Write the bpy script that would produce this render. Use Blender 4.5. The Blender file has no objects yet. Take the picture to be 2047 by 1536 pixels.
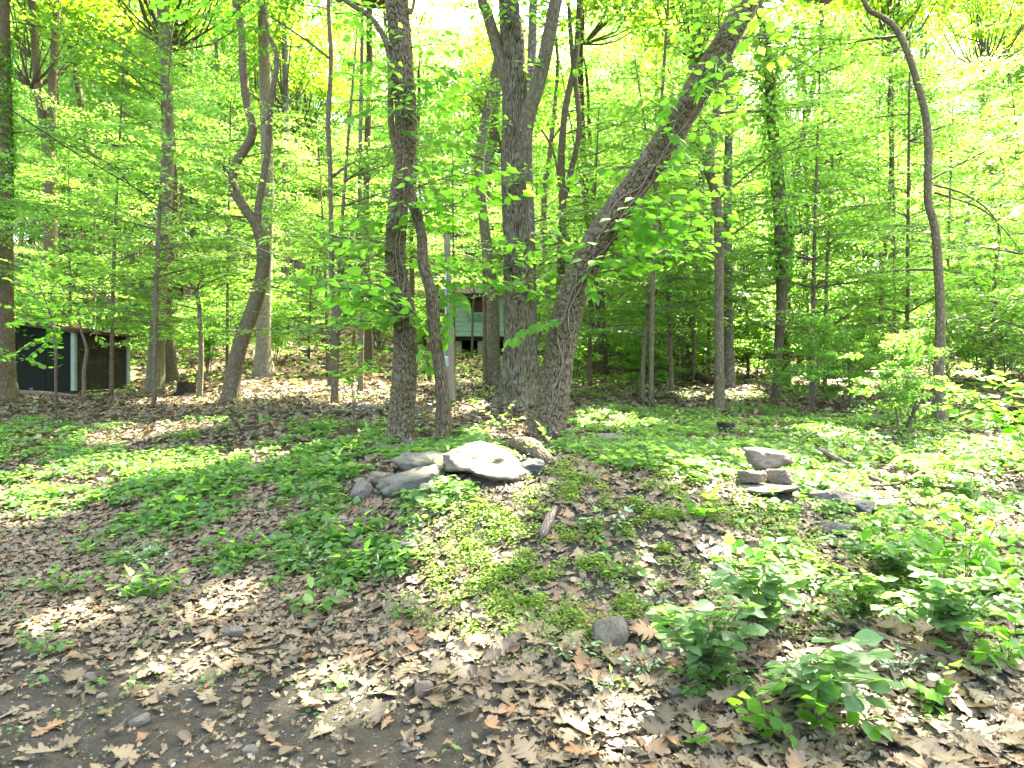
import bpy, math, random
import numpy as np
from mathutils import Vector, Matrix

sc = bpy.context.scene
COL = sc.collection
R = math.radians
rng = np.random.default_rng(7)
random.seed(7)

# ------------------------------------------------------------------ camera, sky, sun, exposure
F = 1409.0                                   # focal length in photo pixels (photo 2047 wide)
CAMZ = 1.6
cam_d = bpy.data.cameras.new('camera')
cam_d.sensor_width = 36.0
cam_d.lens = 36.0 * F / 2047.0
cam_d.clip_start = 0.05
cam_d.clip_end = 2000
cam = bpy.data.objects.new('camera', cam_d)
COL.objects.link(cam)
cam.location = (0, 0, CAMZ)
cam.rotation_euler = (R(90), 0, 0)
sc.camera = cam

SUN_EL, SUN_AZ = 56.0, 30.0                  # azimuth clockwise from +Y
sd = np.array([math.sin(R(SUN_AZ)) * math.cos(R(SUN_EL)), math.cos(R(SUN_AZ)) * math.cos(R(SUN_EL)), math.sin(R(SUN_EL))])
world = bpy.data.worlds.new('World')
sc.world = world
world.use_nodes = True
wn = world.node_tree.nodes
sky = wn.new('ShaderNodeTexSky')
sky.sky_type = 'NISHITA'
sky.sun_disc = False
sky.sun_elevation = R(SUN_EL)
sky.sun_rotation = R(SUN_AZ)
sky.air_density = .8
sky.dust_density = 5.0
sky.ozone_density = 0.6
world.node_tree.links.new(sky.outputs[0], wn['Background'].inputs[0])
wn['Background'].inputs[1].default_value = 0.15
sun_d = bpy.data.lights.new('sun', 'SUN')
sun_d.energy = 3.6
sun_d.angle = R(0.55)
sun_d.color = (1.0, 0.95, 0.86)
sun = bpy.data.objects.new('sun', sun_d)
COL.objects.link(sun)
sun.rotation_euler = Vector(sd.tolist()).to_track_quat('Z', 'Y').to_euler()
sc.view_settings.view_transform = 'Standard'
sc.view_settings.look = 'None'
sc.view_settings.gamma = 1.0
sc.view_settings.use_curve_mapping = False
sc.view_settings.exposure = 4.1
sc.view_settings.use_white_balance = True
sc.view_settings.white_balance_temperature = 7200
sc.view_settings.white_balance_tint = 10
cy = sc.cycles
cy.max_bounces = 9
cy.diffuse_bounces = 5
cy.glossy_bounces = 2
cy.transmission_bounces = 6
cy.transparent_max_bounces = 4
cy.sample_clamp_indirect = 6.0
cy.caustics_reflective = False
cy.caustics_refractive = False
cy.use_denoising = True

# ------------------------------------------------------------------ numpy helpers
def hash2(i, j, k=0):
    i = np.asarray(i).astype(np.int64); j = np.asarray(j).astype(np.int64)
    n = (i * 374761393 + j * 668265263 + k * 1274126177) & 0x7fffffff
    n = ((n ^ (n >> 13)) * 1103515245 + 12345) & 0x7fffffff
    n = ((n ^ (n >> 15)) * 1664525 + 1013904223) & 0x7fffffff
    return ((n >> 8) & 0xffff) / 65535.0

def vnoise(x, y, k=0):
    x = np.asarray(x, float); y = np.asarray(y, float)
    xi = np.floor(x); yi = np.floor(y)
    fx = x - xi; fy = y - yi
    fx = fx * fx * (3 - 2 * fx); fy = fy * fy * (3 - 2 * fy)
    a = hash2(xi, yi, k); b = hash2(xi + 1, yi, k); c = hash2(xi, yi + 1, k); d = hash2(xi + 1, yi + 1, k)
    return (a * (1 - fx) + b * fx) * (1 - fy) + (c * (1 - fx) + d * fx) * fy

def fbm(x, y, k=0, o=3):
    s = 0; a = 0.5; t = 0
    for q in range(o):
        s = s + a * vnoise(x * 2 ** q, y * 2 ** q, k + q * 7); t += a; a *= 0.5
    return s / t

def worley_wrap(a, b, na, k=0):
    """cells on a cylinder: a wraps after na cells; returns F1, F2, id"""
    ai = np.floor(a); bi = np.floor(b)
    f1 = np.full(a.shape, 9.0); f2 = np.full(a.shape, 9.0); idv = np.zeros(a.shape)
    for da in (-1, 0, 1):
        for db in (-1, 0, 1):
            ca = ai + da; cb = bi + db; w = np.mod(ca, na)
            px = ca + 0.15 + 0.7 * hash2(w, cb, k); py = cb + 0.15 + 0.7 * hash2(w, cb, k + 1)
            d = np.hypot(a - px, b - py); h = hash2(w, cb, k + 2)
            m = d < f1
            f2 = np.where(m, f1, np.minimum(f2, d)); idv = np.where(m, h, idv); f1 = np.where(m, d, f1)
    return f1, f2, idv

def nrm(v):
    return v / np.maximum(np.linalg.norm(v, axis=-1, keepdims=True), 1e-9)

def sstep(a, b, x):
    t = np.clip((x - a) / (b - a), 0, 1)
    return t * t * (3 - 2 * t)

# ------------------------------------------------------------------ terrain: bank in front, flat, then a wooded hill
_u = np.array([-200, 200, 600, 1000, 1400, 1800, 2250.])
_t = (_u - 1023.5) / F
_y = np.array([2, 3, 3.8, 4.6, 5.4, 6.2, 7.2, 9, 12, 16, 20, 28, 40, 60, 90, 150, 400.])
_z = np.array([
    [0, 0, 0, 0, 0, 0, 0],
    [0, 0, .02, .02, .03, .05, .1],
    [.05, .05, .08, .15, .2, .25, .3],
    [.1, .12, .2, .46, .55, .43, .4],
    [.18, .22, .36, .9, .88, .62, .5],
    [.28, .35, .58, 1.06, .95, .70, .6],
    [.45, .5, .78, 1.0, .9, .76, .7],
    [.7, .8, 1.0, 1.1, 1.05, .95, .9],
    [1.1, 1.15, 1.3, 1.35, 1.3, 1.25, 1.2],
    [1.35, 1.38, 1.58, 1.62, 1.6, 1.6, 1.6],
    [1.75, 1.8, 2.1, 1.85, 1.9, 2.0, 2.1],
    [3.5, 3.6, 3.7, 2.5, 2.8, 3.1, 3.3],
    [6.8, 6.8, 6.9, 5.4, 5.1, 5.2, 5.4],
    [12, 12, 12, 11, 9.5, 9, 9.],
    [20, 20, 20, 19, 16, 15, 15.],
    [30, 30, 30, 29, 26, 24, 24.],
    [34, 34, 34, 34, 32, 30, 30.]])
_ft = np.linspace(-1.0, 1.0, 121)
_fl = np.linspace(math.log(2), math.log(400), 260)
_tab = np.stack([np.interp(_ft, _t, row) for row in _z])
_tab = np.stack([np.interp(_fl, np.log(_y), _tab[:, i]) for i in range(121)], axis=1)
for _ in range(3):
    p = np.pad(_tab, 2, mode='edge')
    _tab = (p[0:-4, 2:-2] + p[1:-3, 2:-2] + p[2:-2, 2:-2] + p[3:-1, 2:-2] + p[4:, 2:-2]) / 5
for _ in range(10):
    p = np.pad(_tab, 2, mode='edge')
    _tab = (p[2:-2, 0:-4] + p[2:-2, 1:-3] + p[2:-2, 2:-2] + p[2:-2, 3:-1] + p[2:-2, 4:]) / 5

def ground_z(x, y):
    x = np.asarray(x, float); y = np.asarray(y, float)
    yy = np.maximum(y, 2.0)
    ti = (np.clip(x / yy, -0.999, 0.999) + 1.0) * 60
    li = np.clip((np.log(yy) - _fl[0]) / (_fl[1] - _fl[0]), 0, 258.99)
    a = np.floor(ti).astype(int); b = np.floor(li).astype(int)
    ft = ti - a; fl = li - b; a1 = np.minimum(a + 1, 120)
    z = (_tab[b, a] * (1 - ft) + _tab[b, a1] * ft) * (1 - fl) + (_tab[b + 1, a] * (1 - ft) + _tab[b + 1, a1] * ft) * fl
    amp = sstep(2.5, 6, y)
    z = z + (fbm(x * 0.9, y * 0.9, 5) - .5) * .12 * amp + (fbm(x * 3.1, y * 3.1, 9) - .5) * .05
    return z

def T(u):
    return (u - 1023.5) / F

def P(u, v, d):
    return np.array([T(u) * d, d, CAMZ + (768 - v) / F * d])

def hit(u, v, dmax=60):
    ds = np.exp(np.linspace(math.log(2.1), math.log(dmax), 900))
    z = ground_z(T(u) * ds, ds); zr = CAMZ + (768 - v) / F * ds
    k = np.argmax(z > zr)
    if not (z > zr).any():
        k = 899
    d = ds[k]
    return np.array([T(u) * d, d, float(ground_z(T(u) * d, d))])

def to_uv(x, y, z):
    return 1023.5 + F * x / y, 768 - F * (z - CAMZ) / y

# places on the ground that the sun reaches through gaps in the canopy: (u, v, half width m, half depth m)
GAPS = []
for (u, v, rx, ry) in [(560, 795, 2.0, .9), (690, 790, 1.2, 1.0), (400, 800, 1.0, .6), (640, 775, 1.3, .8), (740, 800, .8, .7), (470, 770, .7, .5), (975, 925, .5, .4), (940, 1040, .34, .5), (925, 1110, .26, .24),
                       (250, 945, 1.3, .35), (40, 990, .7, .3), (60, 1030, .4, .2), (1450, 965, .4, .22), (1600, 975, .35, .15), (1690, 760, 1.8, 1.2),
                       (1760, 1000, .5, .25), (1950, 900, .8, .4), (1900, 980, .7, .25), (900, 820, .5, .5), (1440, 790, .8, .5), (1500, 780, .6, .5),
                       (1590, 1400, .22, .2), (430, 1210, .12, .12), (655, 1370, .12, .1), (1360, 1130, .2, .14), (180, 760, 1.2, 1), (300, 860, .9, .4), (350, 1340, .14, .12), (1240, 1470, .16, .12), (700, 1420, .1, .1), (1850, 1400, .2, .15), (140, 1240, .2, .12), (930, 1300, .12, .1), (1560, 1160, .2, .12), (1700, 880, .6, .3), (1330, 725, 1.2, 1.0), (1560, 740, 1.2, 1.0), (1900, 740, 1.5, 1.2), (620, 910, .5, .15),
                       (680, 660, 1.5, 1.5), (1230, 850, .4, .4), (1000, 870, .3, .3), (1540, 935, .3, .3)]:
    g = hit(u, v); GAPS.append((g[0], g[1], g[2], rx, ry))
GAPS = np.array(GAPS)

def in_gap(p, grow=0.0):
    """would a leaf at p shade one of the sunlit places?"""
    out = np.zeros(len(p), bool)
    for gx, gy, gz, rx, ry in GAPS:
        s = (p[:, 2] - gz) / sd[2]
        x = p[:, 0] - sd[0] * s; y = p[:, 1] - sd[1] * s
        out |= ((x - gx) / (rx + grow)) ** 2 + ((y - gy) / (ry + grow)) ** 2 < 1
    return out

# ------------------------------------------------------------------ mesh accumulator
class Acc:
    def __init__(s):
        s.v = []; s.l = []; s.c = []; s.m = []; s.t = []; s.b = []; s.md = []; s.n = 0
    def add(s, verts, faces, mat=0, tint=0.5, bk=None, mid=None):
        """faces: list of index arrays (F,k)"""
        verts = np.asarray(verts, np.float32).reshape(-1, 3)
        for f in faces:
            f = np.asarray(f, np.int64)
            if len(f) == 0: continue
            s.l.append((f + s.n).ravel()); s.c.append(np.full(len(f), f.shape[1], np.int64)); s.m.append(np.full(len(f), mat, np.int32))
        s.v.append(verts); k = len(verts)
        s.t.append(np.broadcast_to(np.asarray(tint, np.float32), (k,)))
        s.b.append(verts if bk is None else np.asarray(bk, np.float32))
        s.md.append(np.zeros(k, np.float32) if mid is None else np.asarray(mid, np.float32))
        s.n += k
    def mesh(s, name, mats, smooth=True):
        me = bpy.data.meshes.new(name)
        v = np.concatenate(s.v); l = np.concatenate(s.l); c = np.concatenate(s.c)
        me.vertices.add(len(v)); me.vertices.foreach_set('co', v.ravel())
        me.loops.add(len(l)); me.loops.foreach_set('vertex_index', l.astype(np.int32))
        me.polygons.add(len(c))
        st = np.concatenate([[0], np.cumsum(c)[:-1]]).astype(np.int32)
        me.polygons.foreach_set('loop_start', st)
        try: me.polygons.foreach_set('loop_total', c.astype(np.int32))
        except Exception: pass
        me.polygons.foreach_set('material_index', np.concatenate(s.m))
        me.polygons.foreach_set('use_smooth', np.full(len(c), smooth))
        for n_, typ, arr in (('tint', 'FLOAT', s.t), ('mid', 'FLOAT', s.md)):
            at = me.attributes.new(n_, typ, 'POINT'); at.data.foreach_set('value', np.concatenate(arr).astype(np.float32))
        at = me.attributes.new('bk', 'FLOAT_VECTOR', 'POINT'); at.data.foreach_set('vector', np.concatenate(s.b).astype(np.float32).ravel())
        me.update(calc_edges=True)
        for m in mats: me.materials.append(m)
        return me

def link(name, me, parent=None, loc=(0, 0, 0)):
    o = bpy.data.objects.new(name, me); COL.objects.link(o); o.location = [float(q) for q in loc]
    if parent is not None: o.parent = parent
    return o

def tag(o, label=None, cat=None, group=None, kind=None):
    if label: o['label'] = label
    if cat: o['category'] = cat
    if group: o['group'] = group
    if kind: o['kind'] = kind
    return o

def thing(name, label, cat, loc=(0, 0, 0), group=None):
    return tag(link(name, None, None, loc), label, cat, group)

# leaf templates: verts (along, across, up), faces, midrib flag
def q(*a): return np.array(a)
TPL = {
    'dia': (q([0, 0, 0], [.42, .34, .05], [1, 0, -.06], [.42, -.34, .05]), [q([0, 2, 1], [0, 3, 2])], q(1, 0, 1, 0)),
    'ova': (q([0, 0, 0], [.22, .27, .05], [.58, .31, .05], [1, 0, -.12], [.22, -.27, .05], [.58, -.31, .05], [.3, 0, -.0], [.62, 0, -.02]),
            [q([0, 6, 1], [7, 3, 2], [0, 4, 6], [7, 5, 3]), q([6, 7, 2, 1], [6, 4, 5, 7])], q(1, 0, 0, 1, 0, 0, 1, 1)),
}
def _outline(pts, zc=0.12):
    pts = [p if len(p) == 3 else (p[0], p[0], p[1]) for p in pts]
    n = len(pts); v = [[x, 0, 0] for x, e, w in pts] + [[e, w, zc * w * w * 4] for x, e, w in pts] + [[e + .04 * math.sin(x * 9), -w * (1 + .2 * math.sin(x * 13)), zc * w * w * 4] for x, e, w in pts]
    qd = []
    for i in range(n - 1):
        qd += [[i, i + 1, n + i + 1, n + i], [i, 2 * n + i, 2 * n + i + 1, i + 1]]
    return np.array(v), [np.array(qd)], np.array([1] * n + [0] * (2 * n))
TPL['leaf'] = _outline([(0, .01), (.07, .15), (.18, .26), (.34, .33), (.5, .33), (.66, .26), (.8, .16), (.91, .06), (1.02, .004)])
TPL['round'] = _outline([(0, .02), (.06, .2), (.2, .36), (.38, .42), (.56, .4), (.74, .3), (.9, .15), (1.0, .01)])
TPL['oak'] = _outline([(0, .012), (.1, .12, .05), (.2, .28, .19), (.26, .29, .10), (.34, .44, .28), (.42, .54, .30), (.47, .50, .15), (.56, .68, .33), (.64, .78, .33), (.69, .70, .15), (.78, .90, .22), (.86, .88, .10), (.94, .97, .09), (1.05, .01)], .05)
TPL['litt'] = (q([0, 0, 0], [.3, .26, .08], [.45, .1, .0], [.62, .3, .1], [1, 0, .05], [.62, -.3, .06], [.45, -.1, .0], [.3, -.26, .1]),
               [q([0, 2, 1], [2, 4, 3], [0, 7, 6], [6, 5, 4], [0, 6, 2], [2, 6, 4])], q(1, 0, 1, 0, 1, 0, 1, 0))
_mp = [(0, 0), (.02, .28), (.18, .5), (.28, .3), (.55, .58), (.62, .2), (1, 0), (.62, -.2), (.55, -.58), (.28, -.3), (.18, -.5), (.02, -.28)]
TPL['maple'] = (np.array([[.33, 0, -.03]] + [[x, y, .06 * abs(y)] for x, y in _mp]), [np.array([[0, 1 + i, 1 + (i + 1) % 12][::-1] for i in range(12)])], np.array([1] + [0] * 12))

def put_leaves(acc, Pn, A, N, S, tpl='dia', mat=0, tint=None, curl=0.0, width=1.0):
    if tpl == 'oak': width = 1.15
    n = len(Pn)
    if n == 0: return
    tv, tf, tm = TPL[tpl]
    A = nrm(A); B = nrm(np.cross(N, A)); N = np.cross(A, B)
    k = len(tv)
    X = np.broadcast_to(tv[:, 0], (n, k)).copy(); Y = np.broadcast_to(tv[:, 1], (n, k)) * width; Z = np.broadcast_to(tv[:, 2], (n, k)).copy()
    if curl > 0:
        c1 = rng.normal(.5, 1.2, (n, 1)) * curl; c2 = rng.normal(0, 1, (n, 1)) * curl; c3 = rng.normal(0, 1, (n, 1)) * curl
        Z = Z + c1 * Y * Y * 1.6 + c2 * (X - .5) ** 2 * .9 + c3 * X * Y * .7
        X = X * (1 - .15 * np.abs(c2)) + rng.normal(0, .18, (n, 1)) * np.abs(Y)
        Y = Y * rng.uniform(.7, 1.15, (n, 1))
    S = np.asarray(S).reshape(-1, 1, 1)
    V = Pn[:, None, :] + S * (X[..., None] * A[:, None, :] + Y[..., None] * B[:, None, :] + Z[..., None] * N[:, None, :])
    off = (np.arange(n) * k)[:, None, None]
    if tint is None: tint = rng.random(n)
    acc.add(V.reshape(-1, 3), [(f[None] + off).reshape(-1, f.shape[1]) for f in tf], mat, np.repeat(tint, k), None, np.tile(tm, n))

def catmull(pts, rad, step):
    pts = np.asarray(pts, float); rad = np.asarray(rad, float)
    if len(pts) < 3:
        n = max(2, int(np.linalg.norm(pts[-1] - pts[0]) / step)); t = np.linspace(0, 1, n + 1)[:, None]
        return pts[0] * (1 - t) + pts[-1] * t, rad[0] * (1 - t[:, 0]) + rad[-1] * t[:, 0]
    e = np.vstack([2 * pts[0] - pts[1], pts, 2 * pts[-1] - pts[-2]])
    out = []; ro = []
    for i in range(len(pts) - 1):
        a, b, c, d = e[i:i + 4]
        n = max(1, int(np.linalg.norm(c - b) / step)); t = (np.arange(n) / n)[:, None]
        out.append(.5 * ((2 * b) + (c - a) * t + (2 * a - 5 * b + 4 * c - d) * t ** 2 + (-a + 3 * b - 3 * c + d) * t ** 3))
        ro.append(rad[i] + (rad[i + 1] - rad[i]) * t[:, 0])
    out.append(pts[-1:]); ro.append(rad[-1:])
    return np.vstack(out), np.concatenate(ro)

def tube(acc, pts, rad, segs=8, step=.25, mat=0, tint=.5, disp=None, flare=0.0, flare_h=.4, lobes=5, cap=True):
    p, r = catmull(pts, rad, step)
    n = len(p)
    tan = nrm(np.gradient(p, axis=0))
    up = np.array([0, 1., 0]) if abs(tan[0][1]) < .9 else np.array([1., 0, 0])
    fr = np.zeros((n, 3)); fr[0] = nrm(np.cross(np.cross(tan[0], up), tan[0]))
    for i in range(1, n):
        f = fr[i - 1] - tan[i] * np.dot(fr[i - 1], tan[i]); fr[i] = f / max(np.linalg.norm(f), 1e-9)
    bi = np.cross(tan, fr)
    th = np.linspace(0, 2 * np.pi, segs, endpoint=False)
    s = np.concatenate([[0], np.cumsum(np.linalg.norm(np.diff(p, axis=0), axis=1))])
    RR = np.repeat(r[:, None], segs, 1); GM = np.ones((n, segs))
    TH = np.broadcast_to(th, (n, segs)); SS = np.repeat(s[:, None], segs, 1)
    if flare > 0:
        e = np.exp(-SS / flare_h)
        RR = RR * (1 + e * flare * (1 + .55 * np.sin(TH * lobes + 1.3) + .3 * np.sin(TH * (lobes + 2) + 4)))
    if disp is not None:
        dv, GM = disp(TH, SS, r.mean()); RR = RR + dv
    V = p[:, None] + RR[..., None] * (np.cos(TH)[..., None] * fr[:, None] + np.sin(TH)[..., None] * bi[:, None])
    bk = np.stack([np.cos(TH) * r.mean(), np.sin(TH) * r.mean(), SS], -1)
    i = np.arange(n - 1)[:, None] * segs; j = np.arange(segs)[None]; j2 = (j + 1) % segs
    fcs = np.stack([i + j, i + j2, i + segs + j2, i + segs + j], -1).reshape(-1, 4)
    V = V.reshape(-1, 3); bk = bk.reshape(-1, 3); F_ = [fcs]; GM = GM.ravel()
    if cap:
        V = np.vstack([V, p[:1], p[-1:]]); GM = np.append(GM, [1, 1]); bk = np.vstack([bk, [[0, 0, 0]], [[0, 0, s[-1]]]])
        k = n * segs; jj = np.arange(segs); j3 = (jj + 1) % segs
        F_.append(np.stack([np.full(segs, k), j3, jj], -1)); F_.append(np.stack([np.full(segs, k + 1), (n - 1) * segs + jj, (n - 1) * segs + j3], -1))
    acc.add(V, F_, mat, tint, bk, GM)
    return p, r

# ------------------------------------------------------------------ materials
def nt(name):
    m = bpy.data.materials.new(name); m.use_nodes = True
    t = m.node_tree; b = t.nodes['Principled BSDF']
    return m, t, t.nodes, t.links, b

def ramp(t, stops, fac):
    r = t.nodes.new('ShaderNodeValToRGB'); e = r.color_ramp.elements
    while len(e) < len(stops): e.new(.5)
    for i, (p_, c) in enumerate(stops):
        e[i].position = p_; e[i].color = (*c, 1)
    t.links.new(fac, r.inputs[0])
    return r.outputs[0]

def attr(t, name, out='Fac'):
    a = t.nodes.new('ShaderNodeAttribute'); a.attribute_name = name
    return a.outputs[out]

def mapping(t, vec, scale):
    m = t.nodes.new('ShaderNodeMapping'); m.inputs['Scale'].default_value = scale
    t.links.new(vec, m.inputs['Vector']); return m.outputs[0]

def noise(t, vec, scale, detail=4, rough=.6, out='Fac'):
    n = t.nodes.new('ShaderNodeTexNoise'); n.inputs['Scale'].default_value = scale; n.inputs['Detail'].default_value = detail; n.inputs['Roughness'].default_value = rough
    if vec is not None: t.links.new(vec, n.inputs['Vector'])
    return n.outputs[out]

def mixc(t, fac, a, b, typ='MIX'):
    m = t.nodes.new('ShaderNodeMix'); m.data_type = 'RGBA'; m.blend_type = typ
    for s, v in ((m.inputs[0], fac), (m.inputs[6], a), (m.inputs[7], b)):
        if hasattr(v, 'is_output') or isinstance(v, bpy.types.NodeSocket): t.links.new(v, s)
        elif isinstance(v, (int, float)): s.default_value = v
        else: s.default_value = (*v, 1)
    return m.outputs[2]

def mathn(t, op, a, b):
    m = t.nodes.new('ShaderNodeMath'); m.operation = op
    for s, v in ((m.inputs[0], a), (m.inputs[1], b)):
        if isinstance(v, bpy.types.NodeSocket): t.links.new(v, s)
        else: s.default_value = v
    return m.outputs[0]

def bump(t, b, h, strength=.5, dist=.01):
    bm = t.nodes.new('ShaderNodeBump'); bm.inputs['Strength'].default_value = strength; bm.inputs['Distance'].default_value = dist
    t.links.new(h, bm.inputs['Height']); t.links.new(bm.outputs[0], b.inputs['Normal']); return bm

def leaf_mat(name, dark, light, tdark, tlight, rough=.45, trans=.5, variegated=False):
    m, t, N, L, b = nt(name)
    oi = N.new('ShaderNodeObjectInfo')
    f = mathn(t, 'ADD', mathn(t, 'MULTIPLY', attr(t, 'tint'), .6), mathn(t, 'MULTIPLY', oi.outputs['Random'], .4))
    c = ramp(t, [(0.1, dark), (.9, light)], f)
    tc = ramp(t, [(0.1, tdark), (.9, tlight)], f)
    if variegated:
        mm = attr(t, 'mid'); n = noise(t, mapping(t, attr(t, 'bk', 'Vector'), (60, 60, 60)), 1.0)
        k = ramp(t, [(.35, (0, 0, 0)), (.6, (1, 1, 1))], mathn(t, 'ADD', mathn(t, 'MULTIPLY', mm, .55), mathn(t, 'MULTIPLY', n, .35)))
        c = mixc(t, k, c, (.34, .42, .32))
    L.new(c, b.inputs['Base Color']); b.inputs['Roughness'].default_value = rough; b.inputs['Specular IOR Level'].default_value = .35
    tr = N.new('ShaderNodeBsdfTranslucent'); L.new(tc, tr.inputs['Color'])
    mx = N.new('ShaderNodeMixShader'); mx.inputs[0].default_value = trans
    L.new(b.outputs[0], mx.inputs[1]); L.new(tr.outputs[0], mx.inputs[2]); L.new(mx.outputs[0], N['Material Output'].inputs['Surface'])
    return m

M = {}
M['leaf'] = leaf_mat('green_leaf', (.04, .115, .018), (.105, .19, .045), (.14, .42, .025), (.38, .70, .11))
M['leaf_big'] = leaf_mat('broad_leaf', (.045, .14, .014), (.08, .19, .028), (.22, .62, .03), (.36, .78, .07), rough=.4, trans=.6)
M['leaf_high'] = leaf_mat('canopy_leaf', (.045, .10, .015), (.09, .17, .022), (.18, .40, .02), (.32, .55, .03))
M['leaf_far'] = leaf_mat('hill_leaf', (.05, .12, .025), (.11, .18, .05), (.16, .42, .04), (.40, .70, .16))
M['leaf_glossy'] = leaf_mat('glossy_leaf', (.06, .13, .045), (.11, .20, .09), (.18, .42, .06), (.32, .56, .12), rough=.3, trans=.4)
M['herb'] = leaf_mat('herb_leaf', (.05, .13, .028), (.10, .19, .055), (.18, .42, .045), (.34, .58, .10), rough=.38)
M['weed'] = leaf_mat('chickweed_leaf', (.09, .17, .025), (.15, .24, .045), (.28, .48, .04), (.42, .62, .08))
M['varieg'] = leaf_mat('variegated_leaf', (.05, .13, .035), (.08, .17, .045), (.14, .32, .04), (.22, .4, .05), rough=.4, variegated=True, trans=.4)

def litter_mat(name, stops, trans=.12):
    m, t, N, L, b = nt(name)
    oi = N.new('ShaderNodeObjectInfo')
    f = mathn(t, 'FRACT', mathn(t, 'ADD', attr(t, 'tint'), oi.outputs['Random']), 0)
    c = ramp(t, stops, f)
    n = noise(t, attr(t, 'bk', 'Vector'), 90, 3)
    c = mixc(t, mathn(t, 'MULTIPLY', n, .5), c, (.06, .045, .032))
    c = mixc(t, mathn(t, 'MULTIPLY', attr(t, 'mid'), .12), c, (.36, .29, .18))
    L.new(c, b.inputs['Base Color']); b.inputs['Roughness'].default_value = .62; b.inputs['Specular IOR Level'].default_value = .35
    bump(t, b, n, .4, .003)
    tr = N.new('ShaderNodeBsdfTranslucent'); L.new(c, tr.inputs['Color'])
    mx = N.new('ShaderNodeMixShader'); mx.inputs[0].default_value = trans
    L.new(b.outputs[0], mx.inputs[1]); L.new(tr.outputs[0], mx.inputs[2]); L.new(mx.outputs[0], N['Material Output'].inputs['Surface'])
    return m
BROWN = [(0, (.04, .031, .015)), (.25, (.075, .06, .029)), (.5, (.12, .097, .05)), (.82, (.18, .148, .08)), (.975, (.20, .10, .034))]
M['litter'] = litter_mat('dead_leaf', BROWN)

def bark_mat(name, dark, light, sx=30, sz=7, moss=.0, bs=.8, lichen=.0, dist=.02):
    m, t, N, L, b = nt(name)
    v = attr(t, 'bk', 'Vector')
    vo = N.new('ShaderNodeTexVoronoi'); vo.feature = 'DISTANCE_TO_EDGE'; vo.inputs['Scale'].default_value = 1
    dn = noise(t, v, 9, 2, .5, 'Color')
    w = mixc(t, .045, v, dn, 'ADD')
    L.new(mapping(t, w, (sx, sx, sz)), vo.inputs['Vector'])
    edge = ramp(t, [(0, (0, 0, 0)), (.3, (1, 1, 1))], vo.outputs['Distance'])
    fine = noise(t, mapping(t, v, (60, 60, 14)), 1.0, 5, .7)
    big = noise(t, v, 3.0, 3, .6)
    h = mathn(t, 'ADD', mathn(t, 'MULTIPLY', edge, .6), mathn(t, 'MULTIPLY', fine, .5))
    c = ramp(t, [(.15, dark), (.95, light)], h)
    c = mixc(t, mathn(t, 'MULTIPLY', big, .5), c, tuple(x * .65 for x in light))
    if moss > 0:
        k = ramp(t, [(.5, (0, 0, 0)), (.68, (1, 1, 1))], noise(t, v, 5.5, 5, .7))
        c = mixc(t, mathn(t, 'MULTIPLY', k, moss), c, (.09, .12, .035))
    c = mixc(t, ramp(t, [(0, (1, 1, 1)), (.7, (0, 0, 0))], attr(t, 'mid')), c, tuple(x * .45 for x in dark))
    if lichen > 0:
        k = ramp(t, [(.56, (0, 0, 0)), (.62, (1, 1, 1))], noise(t, v, 13, 4, .6))
        c = mixc(t, mathn(t, 'MULTIPLY', k, lichen), c, (.30, .33, .26))
    L.new(c, b.inputs['Base Color']); b.inputs['Roughness'].default_value = .9; b.inputs['Specular IOR Level'].default_value = .2
    bump(t, b, h, bs, dist)
    return m
M['bark_block'] = bark_mat('blocky_bark', (.038, .03, .016), (.175, .14, .074), 45, 24, 0, .8, .15, .008)
M['bark_oak'] = bark_mat('furrowed_bark', (.038, .031, .017), (.17, .145, .085), 34, 6, .4, .9, .15)
M['bark_brown'] = bark_mat('brown_bark', (.045, .035, .02), (.175, .14, .08), 40, 10, .2, .6, .1)
M['bark_mossy'] = bark_mat('mossy_bark', (.06, .055, .03), (.22, .19, .12), 36, 8, .7, .6, .2)
M['bark_pale'] = bark_mat('pale_bark', (.11, .095, .07), (.32, .275, .20), 30, 7, .2, .5, .4)
M['bark_grey'] = bark_mat('grey_bark', (.06, .052, .04), (.19, .168, .13), 26, 8, .15, .5, .5)
M['bark_dark'] = bark_mat('dark_bark', (.034, .027, .014), (.14, .11, .06), 34, 8, .1, .7)
M['twig'] = bark_mat('twig_bark', (.06, .045, .035), (.16, .12, .09), 30, 10, 0, .3)
M['deadwood'] = bark_mat('dead_wood', (.07, .05, .035), (.30, .24, .18), 60, 6, .15, .9, .1)

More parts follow.
